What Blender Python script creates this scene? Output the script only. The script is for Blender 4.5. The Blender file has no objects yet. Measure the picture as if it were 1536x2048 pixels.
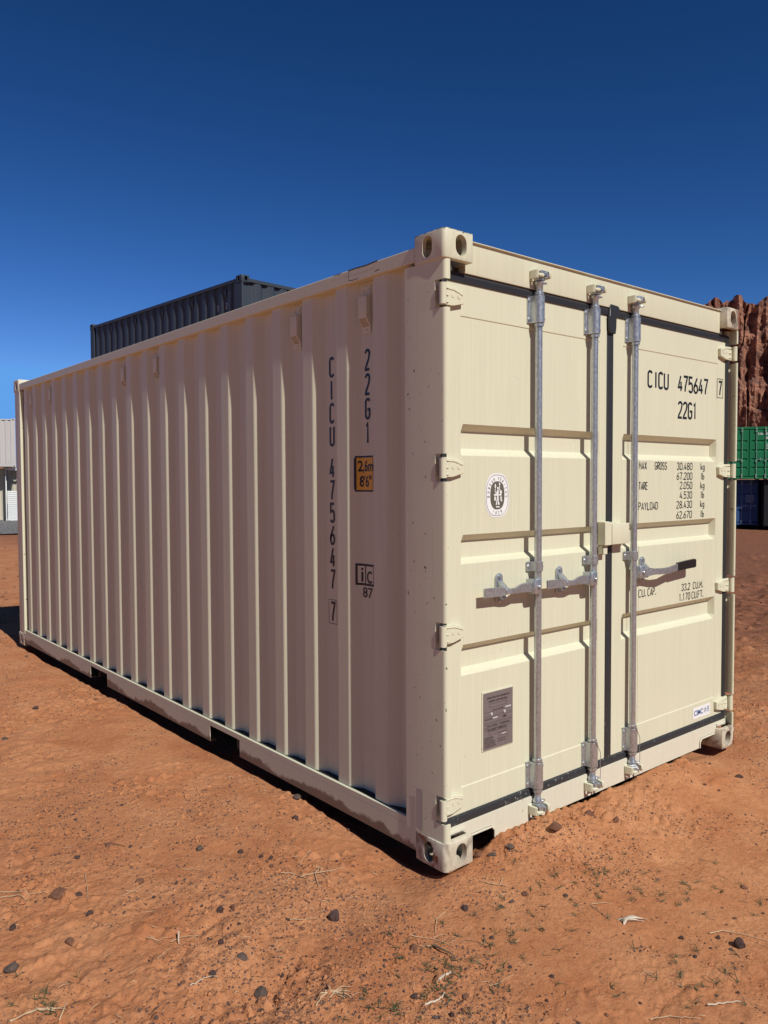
import bpy, bmesh, math, random
import numpy as np
from mathutils import Vector, Matrix, geometry

# ------------------------------------------------------------------ camera, sky, sun, exposure
SC = bpy.context.scene
COL = SC.collection
cam_d = bpy.data.cameras.new('camera')
cam_d.sensor_fit = 'HORIZONTAL'; cam_d.sensor_width = 36.0
cam_d.lens = 36.0 * 1573.238 / 1536.0
cam_d.clip_start = 0.05; cam_d.clip_end = 9000
cam = bpy.data.objects.new('camera', cam_d); COL.objects.link(cam)
R_, U_, B_ = (0.7676493, -0.64085557, -0.00432245), (0.02827903, 0.02713443, 0.99923171), (-0.64024592, -0.76718177, 0.0389525)
CAM = (-2.18737292, -2.24378921, 1.59124128)
cam.matrix_world = Matrix(((R_[0], U_[0], B_[0], CAM[0]), (R_[1], U_[1], B_[1], CAM[1]), (R_[2], U_[2], B_[2], CAM[2]), (0, 0, 0, 1)))
SC.camera = cam
SUN = Vector((-0.052, -1.0, 1.0)).normalized()          # towards the sun
W = bpy.data.worlds.new('World'); SC.world = W; W.use_nodes = True
wn, wl = W.node_tree.nodes, W.node_tree.links
sky = wn.new('ShaderNodeTexSky'); sky.sky_type = 'NISHITA'; sky.sun_disc = False
sky.sun_elevation = math.asin(SUN.z); sky.sun_rotation = math.atan2(SUN.x, SUN.y)
sky.altitude = 1500; sky.air_density = 1.0; sky.dust_density = 0.05; sky.ozone_density = 3.0
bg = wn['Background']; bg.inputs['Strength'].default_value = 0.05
sp_ = wn.new('ShaderNodeSeparateColor'); cb_ = wn.new('ShaderNodeCombineColor'); wl.new(sky.outputs[0], sp_.inputs[0])
for ch, (g_, k_) in enumerate(((2.0, .240), (1.58, .475), (1.60, .59))):          # deep clear desert blue
    a_ = wn.new('ShaderNodeMath'); a_.operation = 'MINIMUM'; a_.inputs[1].default_value = (3.2, 5.6, 8.0)[ch]
    b_ = wn.new('ShaderNodeMath'); b_.operation = 'POWER'; b_.inputs[1].default_value = g_
    c_ = wn.new('ShaderNodeMath'); c_.operation = 'MULTIPLY'; c_.inputs[1].default_value = k_
    wl.new(sp_.outputs[ch], a_.inputs[0]); wl.new(a_.outputs[0], b_.inputs[0]); wl.new(b_.outputs[0], c_.inputs[0]); wl.new(c_.outputs[0], cb_.inputs[ch])
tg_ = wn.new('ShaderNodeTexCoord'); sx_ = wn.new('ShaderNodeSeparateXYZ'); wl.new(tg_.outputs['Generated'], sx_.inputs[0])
mr_ = wn.new('ShaderNodeMapRange'); mr_.interpolation_type = 'SMOOTHSTEP'              # sky dimmed by hand behind the camera to cut its fill light
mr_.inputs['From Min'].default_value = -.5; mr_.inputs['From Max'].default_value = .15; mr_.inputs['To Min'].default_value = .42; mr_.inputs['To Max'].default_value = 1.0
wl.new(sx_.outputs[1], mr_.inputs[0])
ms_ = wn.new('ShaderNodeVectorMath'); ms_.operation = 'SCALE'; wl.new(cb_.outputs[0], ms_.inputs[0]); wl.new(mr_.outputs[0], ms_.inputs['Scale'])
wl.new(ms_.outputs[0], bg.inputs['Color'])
sun_d = bpy.data.lights.new('sun', 'SUN'); sun_d.energy = 4.2; sun_d.angle = math.radians(0.5); sun_d.color = (1.0, 0.965, 0.90)
sun = bpy.data.objects.new('sun', sun_d); COL.objects.link(sun)
sun.rotation_euler = SUN.to_track_quat('Z', 'Y').to_euler(); sun.location = (-3, -12, 14)
SC.view_settings.view_transform = 'Standard'; SC.view_settings.look = 'None'
SC.view_settings.exposure = 0.0; SC.view_settings.gamma = 1.0; SC.view_settings.use_curve_mapping = False
SC.cycles.max_bounces = 8; SC.cycles.diffuse_bounces = 2
random.seed(7); RNG = np.random.default_rng(7)

# ------------------------------------------------------------------ helpers
def link(name, data, parent=None):
    o = bpy.data.objects.new(name, data); COL.objects.link(o)
    if parent is not None: o.parent = parent
    return o
def tag(o, label=None, cat=None, group=None, kind=None):
    if label: o['label'] = label
    if cat: o['category'] = cat
    if group: o['group'] = group
    if kind: o['kind'] = kind
    return o
def empty(name, loc=(0, 0, 0), rz=0.0):
    o = bpy.data.objects.new(name, None); COL.objects.link(o); o.location = loc; o.rotation_euler = (0, 0, rz)
    o.empty_display_size = .3
    return o
class MB:
    def __init__(s): s.v = []; s.f = []
    def add(s, vs, fs):
        n = len(s.v); s.v += [tuple(p) for p in vs]; s.f += [tuple(i + n for i in f) for f in fs]; return s
    def box(s, x0, x1, y0, y1, z0, z1):
        return s.add([(x0,y0,z0),(x1,y0,z0),(x1,y1,z0),(x0,y1,z0),(x0,y0,z1),(x1,y0,z1),(x1,y1,z1),(x0,y1,z1)],
                     [(0,3,2,1),(4,5,6,7),(0,1,5,4),(1,2,6,5),(2,3,7,6),(3,0,4,7)])
    def prism(s, poly, ax, a, b):                       # poly in the two other axes (cyclic x->y->z order)
        n = len(poly)
        def P(p, t): return {0: (t, p[0], p[1]), 1: (p[0], t, p[1]), 2: (p[0], p[1], t)}[ax]
        vs = [P(p, a) for p in poly] + [P(p, b) for p in poly]
        fs = [tuple(range(n)), tuple(range(2*n-1, n-1, -1))] + [(i, i+n, (i+1) % n + n, (i+1) % n) for i in range(n)]
        return s.add(vs, fs)
    def tube(s, path, r, seg=12, cap=True):
        path = [Vector(p) for p in path]; rs = r if isinstance(r, (list, tuple)) else [r]*len(path)
        n0 = len(s.v); prev = None
        for i, p in enumerate(path):
            d = (path[min(i+1, len(path)-1)] - path[max(i-1, 0)]).normalized()
            if prev is None:
                a = d.orthogonal().normalized()
            else:
                a = (prev - d*prev.dot(d)).normalized()
            prev = a; b = d.cross(a)
            for k in range(seg):
                t = 2*math.pi*k/seg; q = p + (a*math.cos(t) + b*math.sin(t))*rs[i]; s.v.append(tuple(q))
        for i in range(len(path)-1):
            for k in range(seg):
                a0 = n0+i*seg+k; a1 = n0+i*seg+(k+1) % seg
                s.f.append((a0, a1, a1+seg, a0+seg))
        if cap:
            s.f.append(tuple(n0+k for k in range(seg))[::-1]); s.f.append(tuple(n0+(len(path)-1)*seg+k for k in range(seg)))
        return s
    def mesh(s, name, bevel=0, seg=1, smooth=35):
        me = bpy.data.meshes.new(name); me.from_pydata(s.v, [], s.f)
        bm = bmesh.new(); bm.from_mesh(me)
        bmesh.ops.recalc_face_normals(bm, faces=bm.faces)
        if bevel:
            es = [e for e in bm.edges if len(e.link_faces) == 2 and e.calc_face_angle(0) > math.radians(20)]
            bmesh.ops.bevel(bm, geom=es, offset=bevel, segments=seg, profile=.5, affect='EDGES', clamp_overlap=True)
        for f in bm.faces: f.smooth = bool(smooth)
        bm.to_mesh(me); bm.free()
        if smooth: me.set_sharp_from_angle(angle=math.radians(smooth))
        return me
    def build(s, name, m, parent=None, bevel=0, seg=1, smooth=35):
        me = s.mesh(name, bevel, seg, smooth); me.materials.append(m)
        return link(name, me, parent)

def nt(name):
    m = bpy.data.materials.new(name); m.use_nodes = True
    t = m.node_tree; return m, t.nodes, t.links, t.nodes['Principled BSDF']
def N(nodes, kind, **kw):
    n = nodes.new('ShaderNode' + kind)
    for k, v in kw.items():
        if k.startswith('i_'): n.inputs[k[2:].replace('_', ' ')].default_value = v
        else: setattr(n, k, v)
    return n
def noise(nodes, links, vec, scale, detail=4, rough=.55, dist=0):
    n = N(nodes, 'TexNoise'); n.inputs['Scale'].default_value = scale; n.inputs['Detail'].default_value = detail
    n.inputs['Roughness'].default_value = rough; n.inputs['Distortion'].default_value = dist
    links.new(vec, n.inputs['Vector']); return n.outputs['Fac']
def ramp(nodes, links, fac, stops):
    r = N(nodes, 'ValToRGB'); e = r.color_ramp.elements
    while len(e) < len(stops): e.new(.5)
    for i, (p, c) in enumerate(stops):
        e[i].position = p; e[i].color = (c, c, c, 1) if isinstance(c, (int, float)) else (*c, 1)
    links.new(fac, r.inputs['Fac']); return r.outputs['Color']
def mix(nodes, links, fac, a, b, mode='MIX'):
    m = N(nodes, 'Mix', data_type='RGBA', blend_type=mode)
    for sock, v in ((m.inputs['Factor'], fac), (m.inputs[6], a), (m.inputs[7], b)):
        if hasattr(v, 'links'): links.new(v, sock)
        elif isinstance(v, (int, float)): sock.default_value = v
        else: sock.default_value = (*v, 1)
    return m.outputs[2]
def math_(nodes, links, op, a, b=0.0):
    m = N(nodes, 'Math', operation=op)
    for i, v in enumerate((a, b)):
        if hasattr(v, 'links'): links.new(v, m.inputs[i])
        else: m.inputs[i].default_value = v
    return m.outputs[0]
def mapping(nodes, links, scale, src='Object'):
    tc = N(nodes, 'TexCoord'); mp = N(nodes, 'Mapping'); mp.inputs['Scale'].default_value = scale
    links.new(tc.outputs[src], mp.inputs['Vector']); return mp.outputs[0]
def bump(nodes, links, h, strength, dist, bsdf):
    b = N(nodes, 'Bump'); b.inputs['Strength'].default_value = strength; b.inputs['Distance'].default_value = dist
    links.new(h, b.inputs['Height']); links.new(b.outputs[0], bsdf.inputs['Normal']); return b

def paint(name, col, rough=.50, dirt=0.0, chips=0.0, rust=0.0, streak=.05, splash=0.0, dirt_col=(.20, .10, .055)):
    m, n, l, b = nt(name)
    vec = mapping(n, l, (1, 1, 1))
    st = noise(n, l, mapping(n, l, (130, 130, 2.2)), 1.0, 4)
    big = noise(n, l, vec, 2.2, 3)
    c = mix(n, l, ramp(n, l, st, [(.3, 0.0), (.75, 1.0)]), tuple(x*(1-streak) for x in col), tuple(min(1, x*(1+streak*.5)) for x in col))
    c = mix(n, l, ramp(n, l, big, [(.35, 0.0), (.7, streak*1.6)]), c, tuple(x*.8 for x in col))
    if dirt > 0:                                        # specks and small stains
        s = noise(n, l, vec, 55, 2); s2 = noise(n, l, vec, 3.0, 2)
        f = math_(n, l, 'MULTIPLY', ramp(n, l, s, [(.70, 0.0), (.76, dirt)]), ramp(n, l, s2, [(.4, 0.0), (.65, 1.0)]))
        c = mix(n, l, f, c, (.22, .16, .10))
    if splash > 0:                                      # dried mud thrown up along the foot
        sep = N(n, 'SeparateXYZ'); l.new(mapping(n, l, (1, 1, 1)), sep.inputs[0])
        nz = noise(n, l, vec, 16, 5, .65); nb = noise(n, l, vec, 1.7, 2)
        edge = math_(n, l, 'ADD', math_(n, l, 'MULTIPLY', nz, .075), math_(n, l, 'MULTIPLY', ramp(n, l, nb, [(.38, 0.0), (.62, 1.0)]), .045))
        d = math_(n, l, 'SUBTRACT', math_(n, l, 'SUBTRACT', edge, sep.outputs[2]), -splash)
        c = mix(n, l, ramp(n, l, math_(n, l, 'MULTIPLY', d, 30), [(0.0, 0.0), (.45, .85)]), c, dirt_col)
    if rust > 0:
        r1 = noise(n, l, vec, 9, 5, .6)
        c = mix(n, l, ramp(n, l, r1, [(.62-rust*.2, 0.0), (.66-rust*.2, 1.0)]), c, (.20, .075, .03))
    if chips > 0:
        g = noise(n, l, vec, 30, 6, .7)
        c = mix(n, l, ramp(n, l, g, [(.66-chips*.1, 0.0), (.68-chips*.1, 1.0)]), c, (.035, .03, .035))
    l.new(c, b.inputs['Base Color'])
    b.inputs['Roughness'].default_value = rough; b.inputs['Specular IOR Level'].default_value = .35
    bump(n, l, noise(n, l, mapping(n, l, (220, 220, 60)), 1.0, 2), .12, .0006, b)
    return m
def plain(name, col, rough=.5, metal=0.0, var=.08, sc=20):
    m, n, l, b = nt(name)
    f = noise(n, l, mapping(n, l, (1, 1, 1)), sc, 4)
    l.new(mix(n, l, f, tuple(x*(1-var) for x in col), tuple(min(1, x*(1+var)) for x in col)), b.inputs['Base Color'])
    b.inputs['Roughness'].default_value = rough; b.inputs['Metallic'].default_value = metal
    return m
CREAM = (.70, .688, .515)
M = {}
M['cream'] = paint('cream_paint', CREAM, dirt=.5)
M['door'] = paint('door_paint', CREAM, dirt=.35, streak=.07)
M['rail'] = paint('rail_paint', CREAM, dirt=.5, splash=.010, dirt_col=(.17, .10, .065))
M['sill'] = paint('sill_paint', (.70, .67, .54), dirt=.8, splash=-.035, dirt_col=(.34, .24, .15))
def old_casting(name, edge):
    m, n, l, b = nt(name); v = mapping(n, l, (1, 1, 1))
    c = mix(n, l, ramp(n, l, noise(n, l, v, 14, 5, .65), [(.35, 0.0), (.65, 1.0)]), (.68, .63, .49), (.50, .44, .34))
    c = mix(n, l, ramp(n, l, noise(n, l, v, 7, 4, .6, .8), [(.50, 0.0), (.60, .75)]), c, (.17, .115, .085))
    sep = N(n, 'SeparateXYZ'); l.new(v, sep.inputs[0])
    e = math_(n, l, 'MULTIPLY', math_(n, l, 'SUBTRACT', sep.outputs[0], edge[0]), edge[1])
    r = math_(n, l, 'ADD', e, math_(n, l, 'MULTIPLY', math_(n, l, 'SUBTRACT', noise(n, l, v, 16, 5, .6, .5), .5), 2.4))
    c = mix(n, l, ramp(n, l, r, [(.42, 0.0), (.52, 1.0)]), c, mix(n, l, noise(n, l, v, 40, 4, .7), (.20, .070, .028), (.30, .12, .05)))
    c = mix(n, l, ramp(n, l, noise(n, l, v, 60, 4, .7), [(.66, 0.0), (.68, 1.0)]), c, (.04, .035, .035))
    l.new(c, b.inputs['Base Color']); b.inputs['Roughness'].default_value = .6
    bump(n, l, noise(n, l, v, 60, 4, .7), .3, .001, b); return m
M['castr'] = old_casting('rusted_casting', (2.385, 26))
M['cast'] = paint('casting_paint', (.67, .645, .53), chips=.25, rust=.10, streak=.1, rough=.55)
M['castw'] = old_casting('worn_casting', (.006, -50))
def chipped(name):                                        # cream casting with blackened scrapes on its upper and rear edges
    m, n, l, b = nt(name); v = mapping(n, l, (1, 1, 1)); sep = N(n, 'SeparateXYZ'); l.new(v, sep.inputs[0])
    c = mix(n, l, ramp(n, l, noise(n, l, mapping(n, l, (60, 60, 6)), 1, 3), [(.3, 0.0), (.7, 1.0)]), CREAM, tuple(x*.86 for x in CREAM))
    e = math_(n, l, 'MAXIMUM', math_(n, l, 'MULTIPLY', math_(n, l, 'SUBTRACT', sep.outputs[2], 2.591), 26), math_(n, l, 'MULTIPLY', math_(n, l, 'SUBTRACT', sep.outputs[1], .178), 22))
    r = math_(n, l, 'ADD', e, math_(n, l, 'MULTIPLY', noise(n, l, v, 34, 6, .75, .6), 1.0))
    c = mix(n, l, ramp(n, l, r, [(.36, 0.0), (.46, .9)]), c, (.055, .045, .042))
    l.new(c, b.inputs['Base Color']); b.inputs['Roughness'].default_value = .55; return m
M['castt'] = chipped('scraped_casting')
M['post'] = paint('post_paint', CREAM, chips=.12, dirt=.5)
def galv():
    m, n, l, b = nt('galvanised_steel')
    f = noise(n, l, mapping(n, l, (1, 1, .5)), 140, 4)
    l.new(mix(n, l, ramp(n, l, f, [(.35, 0.0), (.65, 1.0)]), (.42, .455, .48), (.58, .62, .65)), b.inputs['Base Color'])
    l.new(ramp(n, l, f, [(.3, .28), (.7, .42)]), b.inputs['Roughness'])
    b.inputs['Metallic'].default_value = .75
    return m
M['galv'] = galv()
def rubber():
    m, n, l, b = nt('rubber_seal')
    v = mapping(n, l, (1, 1, 1))
    s = ramp(n, l, noise(n, l, v, 75, 3), [(.62, 0.0), (.68, .7)])
    msk = ramp(n, l, noise(n, l, v, 4, 2), [(.40, 0.0), (.6, 1.0)])
    sep = N(n, 'SeparateXYZ'); l.new(v, sep.inputs[0])
    low = ramp(n, l, sep.outputs[2], [(.2, 1.0), (.5, .06)])
    f = math_(n, l, 'MULTIPLY', math_(n, l, 'MULTIPLY', s, msk), low)
    l.new(mix(n, l, f, (.028, .030, .034), (.36, .36, .35)), b.inputs['Base Color'])
    b.inputs['Roughness'].default_value = .45
    return m
M['rubber'] = rubber()
M['black'] = plain('black_paint', (.012, .012, .014), .45)
M['dark'] = plain('dark_underside', (.06, .05, .045), .8)
M['ledge_shade'] = plain('painted_ledge_shade', (.035, .032, .030), .85, var=.3)  # near-black tone standing in for the shade on the rail ledge
M['grip'] = plain('black_grip', (.012, .012, .013), .35)
M['ink'] = plain('black_lettering', (.014, .015, .02), .4)
M['ink_grey'] = plain('dark_grey_print', (.10, .095, .085), .5)
M['white'] = plain('white_film', (.86, .87, .86), .35, var=.02)
M['grey_print'] = plain('grey_print', (.22, .23, .24), .5)
M['yellow'] = plain('yellow_film', (.80, .42, .02), .4, var=.03)
M['blue_ink'] = plain('blue_print', (.03, .10, .33), .4)
M['plate'] = plain('etched_plate', (.20, .170, .168), .42, .12, var=.1, sc=60)
M['plate_ink'] = plain('etched_lettering', (.022, .016, .016), .6)
M['olive_print'] = plain('brown_grey_print', (.13, .115, .085), .5)

# ------------------------------------------------------------------ lettering
def arc(cx, cy, rx, ry, a0, a1, n=9):
    return [(cx + rx*math.cos(math.radians(a0+(a1-a0)*i/n)), cy + ry*math.sin(math.radians(a0+(a1-a0)*i/n))) for i in range(n+1)]
w_ = .36; h_ = w_/2
GL = {
 'C': [arc(h_, 1-h_, h_, h_, 20, 180) + arc(h_, h_, h_, h_, 180, 340)],
 'I': [[(h_, 0), (h_, 1)]],
 'U': [[(0, 1)] + arc(h_, h_, h_, h_, 180, 360) + [(w_, 1)]],
 'G': [arc(h_, 1-h_, h_, h_, 20, 180) + arc(h_, h_, h_, h_, 180, 360) + [(w_, .46), (h_*.9, .46)]],
 'O': [arc(h_, 1-h_, h_, h_, 0, 180) + arc(h_, h_, h_, h_, 180, 360) + [(w_, 1-h_)]],
 '0': [arc(h_, 1-h_, h_, h_, 0, 180) + arc(h_, h_, h_, h_, 180, 360) + [(w_, 1-h_)]],
 '1': [[(h_*.3, .86), (h_*1.05, 1), (h_*1.05, 0)]],
 '2': [arc(h_, 1-h_, h_, h_, 175, -15) + [(w_*.78, .52), (w_*.08, .12), (.0, 0), (w_, 0)]],
 '3': [arc(h_, 1-h_, h_, h_, 165, -70, 9) + [(h_*.9, .53)], arc(h_, h_*1.25, h_, h_*1.25, 80, -165, 11)],
 '4': [[(w_*.72, 0), (w_*.72, .62)], [(w_*.62, 1), (0, .24), (w_*1.05, .24)]],
 '5': [[(w_*.95, 1), (w_*.08, 1), (w_*.05, .55), (w_*.5, .62)] + arc(h_, .33, h_, .30, 50, -20, 4) + arc(h_, h_, h_, h_, -5, -160, 8)],
 '6': [[(w_*.85, 1), (w_*.1, .48), (0, .28)] + arc(h_, .26, h_, .26, 180, 540, 16)],
 '7': [[(0, 1), (w_, 1), (w_*.45, .3), (w_*.38, 0)]],
 '8': [arc(h_, .76, h_*.88, .24, -90, 270, 16), arc(h_, .26, h_, .26, 90, 450, 16)],
 '9': [[(w_*.15, 0), (w_*.9, .52), (w_, .74)] + arc(h_, .74, h_, .26, 0, 360, 16)],
 'M': [[(0, 0), (0.02, 1), (h_*1.15, .35), (w_*1.15-.02, 1), (w_*1.15, 0)]],
 'A': [[(0, 0), (h_, 1), (w_, 0)], [(w_*.17, .28), (w_*.83, .28)]],
 'X': [[(0, 0), (w_, 1)], [(0, 1), (w_, 0)]],
 'R': [[(0, 0), (0, 1), (h_, 1)] + arc(h_, .77, h_, .23, 80, -90, 8) + [(0, .54)], [(h_*.9, .52), (w_, 0)]],
 'P': [[(0, 0), (0, 1), (h_, 1)] + arc(h_, .75, h_, .25, 80, -90, 8) + [(0, .5)]],
 'D': [[(0, 0), (0, 1), (h_*.7, 1)] + arc(h_*.8, .7, w_-h_*.8, .3, 80, 0, 4) + arc(h_*.8, .3, w_-h_*.8, .3, 0, -90, 4) + [(0, 0)]],
 'B': [[(0, 0), (0, 1), (h_, 1)] + arc(h_, .77, h_*.9, .23, 80, -90, 8) + [(0, .54)], [(h_, .54)] + arc(h_, .27, h_, .27, 80, -90, 8) + [(0, 0)]],
 'S': [arc(h_, .75, h_, .25, 25, 240, 9) + arc(h_, .25, h_, .25, 60, -155, 9)],
 'T': [[(-.02, 1), (w_+.02, 1)], [(h_, 1), (h_, 0)]],
 'E': [[(w_, 1), (0, 1), (0, 0), (w_, 0)], [(0, .52), (w_*.85, .52)]],
 'F': [[(w_, 1), (0, 1), (0, 0)], [(0, .52), (w_*.85, .52)]],
 'L': [[(0, 1), (0, 0), (w_, 0)]],
 'Y': [[(0, 1), (h_, .5), (w_, 1)], [(h_, .5), (h_, 0)]],
 'N': [[(0, 0), (0, 1), (w_, 0), (w_, 1)]],
 'V': [[(0, 1), (h_, 0), (w_, 1)]],
 'k': [[(0, 0), (0, 1)], [(w_*.85, .62), (0.02, .25)], [(w_*.35, .36), (w_*.95, 0)]],
 'g': [arc(h_, .35, h_, .27, 0, 360, 12), [(w_, .64), (w_, -.05)] + arc(h_, -.05, h_, .18, 0, -150, 6)],
 'l': [[(h_, 0), (h_, 1)]],
 'b': [[(0, 1), (0, 0)], arc(h_, .3, h_, .28, 180, 540, 12)],
 '.': [[(.0, 0), (.0, .13)], [(.07, 0), (.07, .13)]],
 ',': [[(.05, .08), (.0, -.12)]],
}
ADV = {'.': .20, ' ': .42, 'I': .46, 'l': .46, 'M': .56}
def ribbon(mb, pts, t, f, lift):
    n = len(pts); L = []; Rr = []
    for i in range(n):
        a = Vector(pts[max(i-1, 0)]); b = Vector(pts[i]); c = Vector(pts[min(i+1, n-1)])
        d1 = (b-a) if i > 0 else (c-b); d2 = (c-b) if i < n-1 else (b-a)
        if d1.length < 1e-9: d1 = d2
        if d2.length < 1e-9: d2 = d1
        d1 = d1.normalized(); d2 = d2.normalized(); n1 = Vector((-d1.y, d1.x)); n2 = Vector((-d2.y, d2.x))
        m = n1 + n2
        m = n1 if m.length < 1e-6 else m.normalized()
        k = min(1/max(m.dot(n1), .35), 1.7)
        L.append(b + m*t*.5*k); Rr.append(b - m*t*.5*k)
    vs = [f(p.x, p.y, lift) for p in L] + [f(p.x, p.y, lift) for p in Rr]
    mb.add(vs, [(i, i+1, i+1+n, i+n) for i in range(n-1)])
def stroke_text(mb, text, f, h, t, x0=0.0, x1=None, wide=1.0):
    """f(x, y, lift) -> 3D; h letter height, stroke t (both metres); fit between x0 and x1."""
    adv = 0; lay = []
    for ch in text:
        lay.append((ch, adv)); adv += ADV.get(ch, .52)
    total = adv - (.52 - w_)
    sx = (x1-x0-t)/total if x1 is not None else h*wide
    k = 0
    for ch, a in lay:
        for s in GL.get(ch, []):
            pts = [(x0 + t*.5 + (a+px)*sx, t*.5 + py*(h-t)) for px, py in s]
            ribbon(mb, pts, t, f, .0002*(k % 3)); k += 1
    return x0 + total*sx
def font_mesh(mb, text, f, h, x0, x1, y0, bold=0.0, lift=0.0):
    """built-in face, squeezed between x0 and x1, cap height h"""
    cu = bpy.data.curves.new('t', 'FONT'); cu.body = text; cu.size = 1.0; cu.offset = bold; cu.resolution_u = 3
    o = bpy.data.objects.new('t', cu); me = bpy.data.meshes.new_from_object(o)
    vs = [v.co.copy() for v in me.vertices]
    if vs:
        mx = min(v.x for v in vs); Mx = max(v.x for v in vs)
        sx = (x1-x0)/(Mx-mx); sy = h/.70
        mb.add([f(x0+(v.x-mx)*sx, y0+v.y*sy, lift) for v in vs], [tuple(p.vertices) for p in me.polygons])
    bpy.data.objects.remove(o); bpy.data.curves.remove(cu); bpy.data.meshes.remove(me)
# ------------------------------------------------------------------ containers
WID = 2.438
def bool_mesh(base, cutters):
    o = bpy.data.objects.new('b', base); COL.objects.link(o); cs = []
    for me in cutters:
        c = bpy.data.objects.new('c', me); COL.objects.link(c); cs.append(c)
        md = o.modifiers.new('m', 'BOOLEAN'); md.operation = 'DIFFERENCE'; md.object = c; md.solver = 'EXACT'
    dg = bpy.context.evaluated_depsgraph_get(); me = bpy.data.meshes.new_from_object(o.evaluated_get(dg))
    for c in cs + [o]: bpy.data.objects.remove(c)
    return me
def oval(cx, cy, w, h, n=10, k=1.0):
    r = w/2; s = h/2 - r*k
    return [(cx+r*math.cos(a), cy+s+r*k*math.sin(a)) for a in [math.pi*i/n for i in range(n+1)]] + \
           [(cx+r*math.cos(a), cy-s+r*k*math.sin(a)) for a in [math.pi+math.pi*i/n for i in range(n+1)]]
def casting_base():
    b = MB().box(0, .162, 0, .178, 0, .118)
    me = bpy.data.meshes.new('c'); me.from_pydata(b.v, [], b.f); bm = bmesh.new(); bm.from_mesh(me)
    bmesh.ops.recalc_face_normals(bm, faces=bm.faces)
    ve = [e for e in bm.edges if all(v.co.x < .001 and v.co.y < .001 for v in e.verts)]
    bmesh.ops.bevel(bm, geom=ve, offset=.021, segments=5, profile=.5, affect='EDGES')
    es = [e for e in bm.edges if len(e.link_faces) == 2 and e.calc_face_angle(0) > math.radians(40)]
    bmesh.ops.bevel(bm, geom=es, offset=.005, segments=2, profile=.5, affect='EDGES')
    bm.to_mesh(me); bm.free()
    cut = [MB().box(.020, .150, .026, .166, .020, .150).mesh('k', smooth=0),
           MB().prism(oval(.093, .058, .062, .084), 1, -.05, .06).mesh('k', smooth=0),
           MB().prism(oval(.100, .058, .056, .086), 0, -.05, .06).mesh('k', smooth=0)]
    me = bool_mesh(me, cut)
    for p in me.polygons: p.use_smooth = True
    me.set_sharp_from_angle(angle=math.radians(32))
    return me
CAST = casting_base()
def flip_mesh(src, sx, sy, sz, off, mat):
    me = src.copy(); n = len(me.vertices); co = np.empty(n*3, 'f'); me.vertices.foreach_get('co', co); co = co.reshape(-1, 3)
    co = co*np.array([sx, sy, sz], 'f') + np.array(off, 'f'); me.vertices.foreach_set('co', co.ravel())
    if sx*sy*sz < 0: me.flip_normals()
    me.materials.clear(); me.materials.append(mat); me.update(); return me
def castings(root, L, H, m_top, m_bot, near=None):
    for ix in (0, 1):
        for iy in (0, 1):
            for iz in (0, 1):
                m = m_top if iz else m_bot
                if near and (ix, iy) == (0, 0): m = near[iz]
                if near and (ix, iy) == (1, 0): m = M['castr']
                me = flip_mesh(CAST, 1-2*ix, 1-2*iy, -1 if iz else 1, (ix*WID, iy*L, H if iz else 0), m)
                link('corner_casting', me, root)
# corrugated side profile: depth (from the outer plane) against distance along the wall
RX, FX = .021, .057
def corr_points(L, y0=.24, y1=None, start=.384, pitch=.28):
    y1 = y1 if y1 else L - .198
    pts = [(y0, FX)]; k = 0
    while True:
        r = start + pitch*k
        for y, x in ((r-.064, FX), (r, RX), (r+.086, RX), (r+.133, FX)):
            if pts[-1][0]+.003 < y < y1-.003: pts.append((y, x))
        k += 1
        if r > y1: break
    pts.append((y1, pts[-1][1])); return pts
def prof(pts, y):
    for (a, xa), (b, xb) in zip(pts, pts[1:]):
        if a <= y <= b: return xa + (xb-xa)*(y-a)/(b-a)
    return pts[0][1]
def wall_mesh(pts, z0, z1, side=0, nz=1):
    """side 0: X = depth, along Y. Small fillets on every bend."""
    q = [pts[0]]
    for i in range(1, len(pts)-1):
        p0, p, p1 = (Vector(pts[j]) for j in (i-1, i, i+1)); r = .006
        a = p + (p0-p).normalized()*r; c = p + (p1-p).normalized()*r
        q += [tuple(a), tuple((a+c)/4 + p/2), tuple(c)]
    q.append(pts[-1]); n = len(q); mb = MB()
    vs = [(x, y, z0) for y, x in q] + [(x, y, z1) for y, x in q]
    mb.add(vs, [(i, i+1, i+1+n, i+n) for i in range(n-1)])
    mb.add([(x+.012, y, z) for x, y, z in vs], [(i, i+n, i+1+n, i+1) for i in range(n-1)])
    return mb
def post_poly(front, x1=.036):
    return [(.003, .24), (.0025, .178), (.0080, .022)] + [(.0240-.016*math.cos(a), .021-.016*math.sin(a)) for a in [math.pi/2*i/6 for i in range(1, 7)]] + \
           [(x1, front), (x1, .0125), (.013, .0135), (.013, .058), (x1, .066), (x1, .24)]
def xf(mb, fn): mb.v = [fn(p) for p in mb.v]; return mb
def mirror_x(mb): return xf(mb, lambda p: (WID-p[0], p[1], p[2]))
def mirror_y(mb, L): return xf(mb, lambda p: (p[0], L-p[1], p[2]))

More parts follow.
